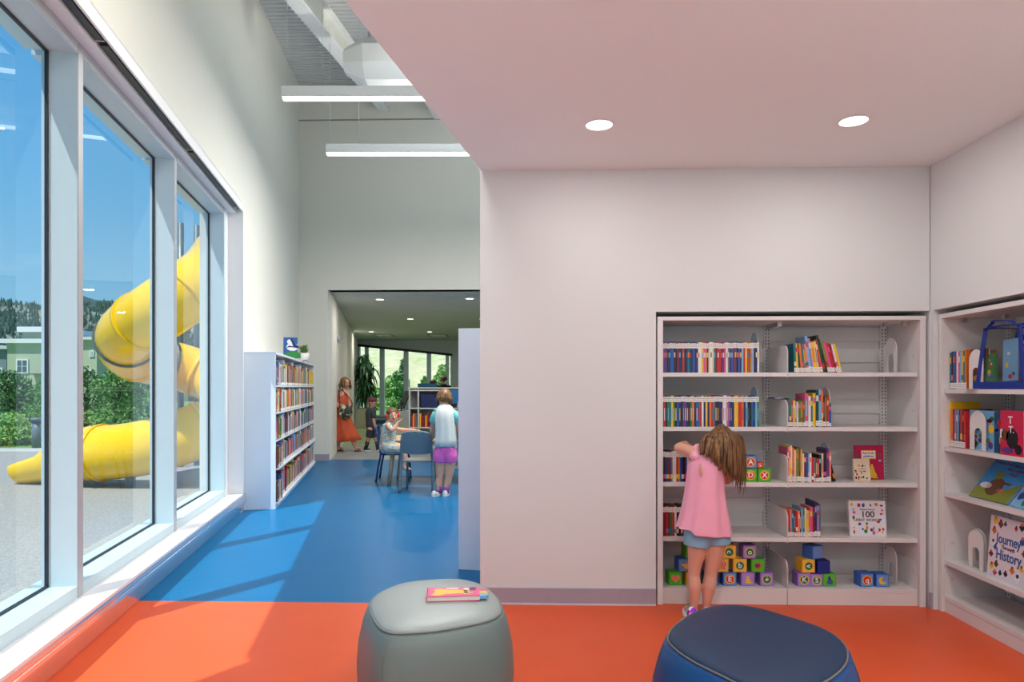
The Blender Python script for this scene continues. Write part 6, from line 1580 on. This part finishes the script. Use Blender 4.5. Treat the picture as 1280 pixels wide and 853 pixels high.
p = C(749,156,3.915); downlight(p.x, p.y, CZ, 'left one of the two round lit ceiling lights above the shelves', PW)
p = C(1067,151,3.857); downlight(p.x, p.y, CZ, 'right one of the two round lit ceiling lights above the shelves', PW)
p = C(749,156,3.915)
for i, (xx, yy) in enumerate(((0.55,1.9),(2.05,1.9),(.55,-.2),(2.05,-.2),(.55,-2.2),(2.05,-2.2),(-.5,-.2))):  # unseen downlights added to raise the light in the alcove
    downlight(xx, yy, CZ, 'unseen round ceiling light added to brighten the room around the viewpoint', 18, grp='added ceiling lights out of view')
for i, (px, py, lb) in enumerate(((475,374.5,'round ceiling light nearest the opening at left in the far room'),(587,373.5,'round ceiling light nearest the opening at right in the far room'),
        (513,399,'round ceiling light in the middle of the far room ceiling'),(603,399,'round far room ceiling light cut by the white wall edge'),
        (464,415,'small round ceiling light by the left air vent of the far room'),(537,415,'small round ceiling light by the right air vent of the far room'))):
    d = F*(ZO-H)/(HY-py); q = W((px-640)/F*d, d)
    downlight(q.x, q.y, ZO, lb, 24, r=.09)
for i, (a, b) in enumerate(((468,492),(535,560))):
    d = 26.0; q = W(((a+b)/2-640)/F*d, d)
    t = thing('air_vent', ('left' if i == 0 else 'right')+' rectangular white air vent in the far room ceiling', 'air vent', loc=(q.x, q.y, ZO), rz=PSI)
    wv = (b-a)/F*d/2
    bm = BM()
    for (x0,x1,y0,y1) in ((-wv,wv,-.6,-.5),(-wv,wv,.5,.6),(-wv,-wv+.09,-.5,.5),(wv-.09,wv,-.5,.5)): box(bm, x0,x1,y0,y1,-.02,0)
    obj('vent_frame', bm, mat('vent_grey', (.35,.37,.36), rough=.5, noise=.02), t)
    bm = BM()
    for k in range(8): box(bm, -wv+.09, wv-.09, -.5+k*.125, -.5+k*.125+.09, -.014, -.004)
    obj('vent_blade', bm, white_plastic, t)
# linear pendants
def pendant(px, py, d, L, label, power, grp=None, xc=None):
    q = C(px, py, d) if xc is None else W(xc, d, 4.78)
    t = thing('linear_pendant_light', label, 'hanging light', loc=q, rz=PSI, group=grp)
    bm = BM(); box(bm, 0, L, -.035, .035, 0, .12, bev=.002); obj('housing', bm, mat('pendant_housing', (.80,.84,.85), rough=.4, noise=.01), t)
    bm = BM(); box(bm, .01, L-.01, -.03, .03, -.03, 0); obj('lamp_lens', bm, lens2, t)
    zt = 7.60-sl*(YB-q.y)
    for x in (.05+.0, min(L-.1, .45 if L > 2 else .8)):
        bm = BM(); tube(bm, [(x,0,.12),(x,0,zt-q.z)], .0025, 6); obj('cable', bm, mat('cable_grey', (.5,.5,.5), rough=.5, noise=.05), t)
    if power:
        L0 = L; off_ = .5*L; L = L-off_
        c = q + Matrix.Rotation(PSI,3,'Z') @ Vector((off_+L/2,0,-.035)); area(c, L, .06, power, (1,.97,.92), rot=(0,0,PSI))
        area(c+Vector((0,0,.17)), L, .06, power*.35, (1,.97,.92), rot=(PI,0,PSI))
pendant(353, 122, 7.7, 3.0, 'nearer and higher of the two long white hanging lights', 85)
pendant(408, 191.5, 9.5, 3.0, 'farther and lower of the two long white hanging lights', 190)
pendant(0, 0, 4.0, 1.3, 'long hanging light above the viewpoint, out of the picture', 45, xc=-1.75)
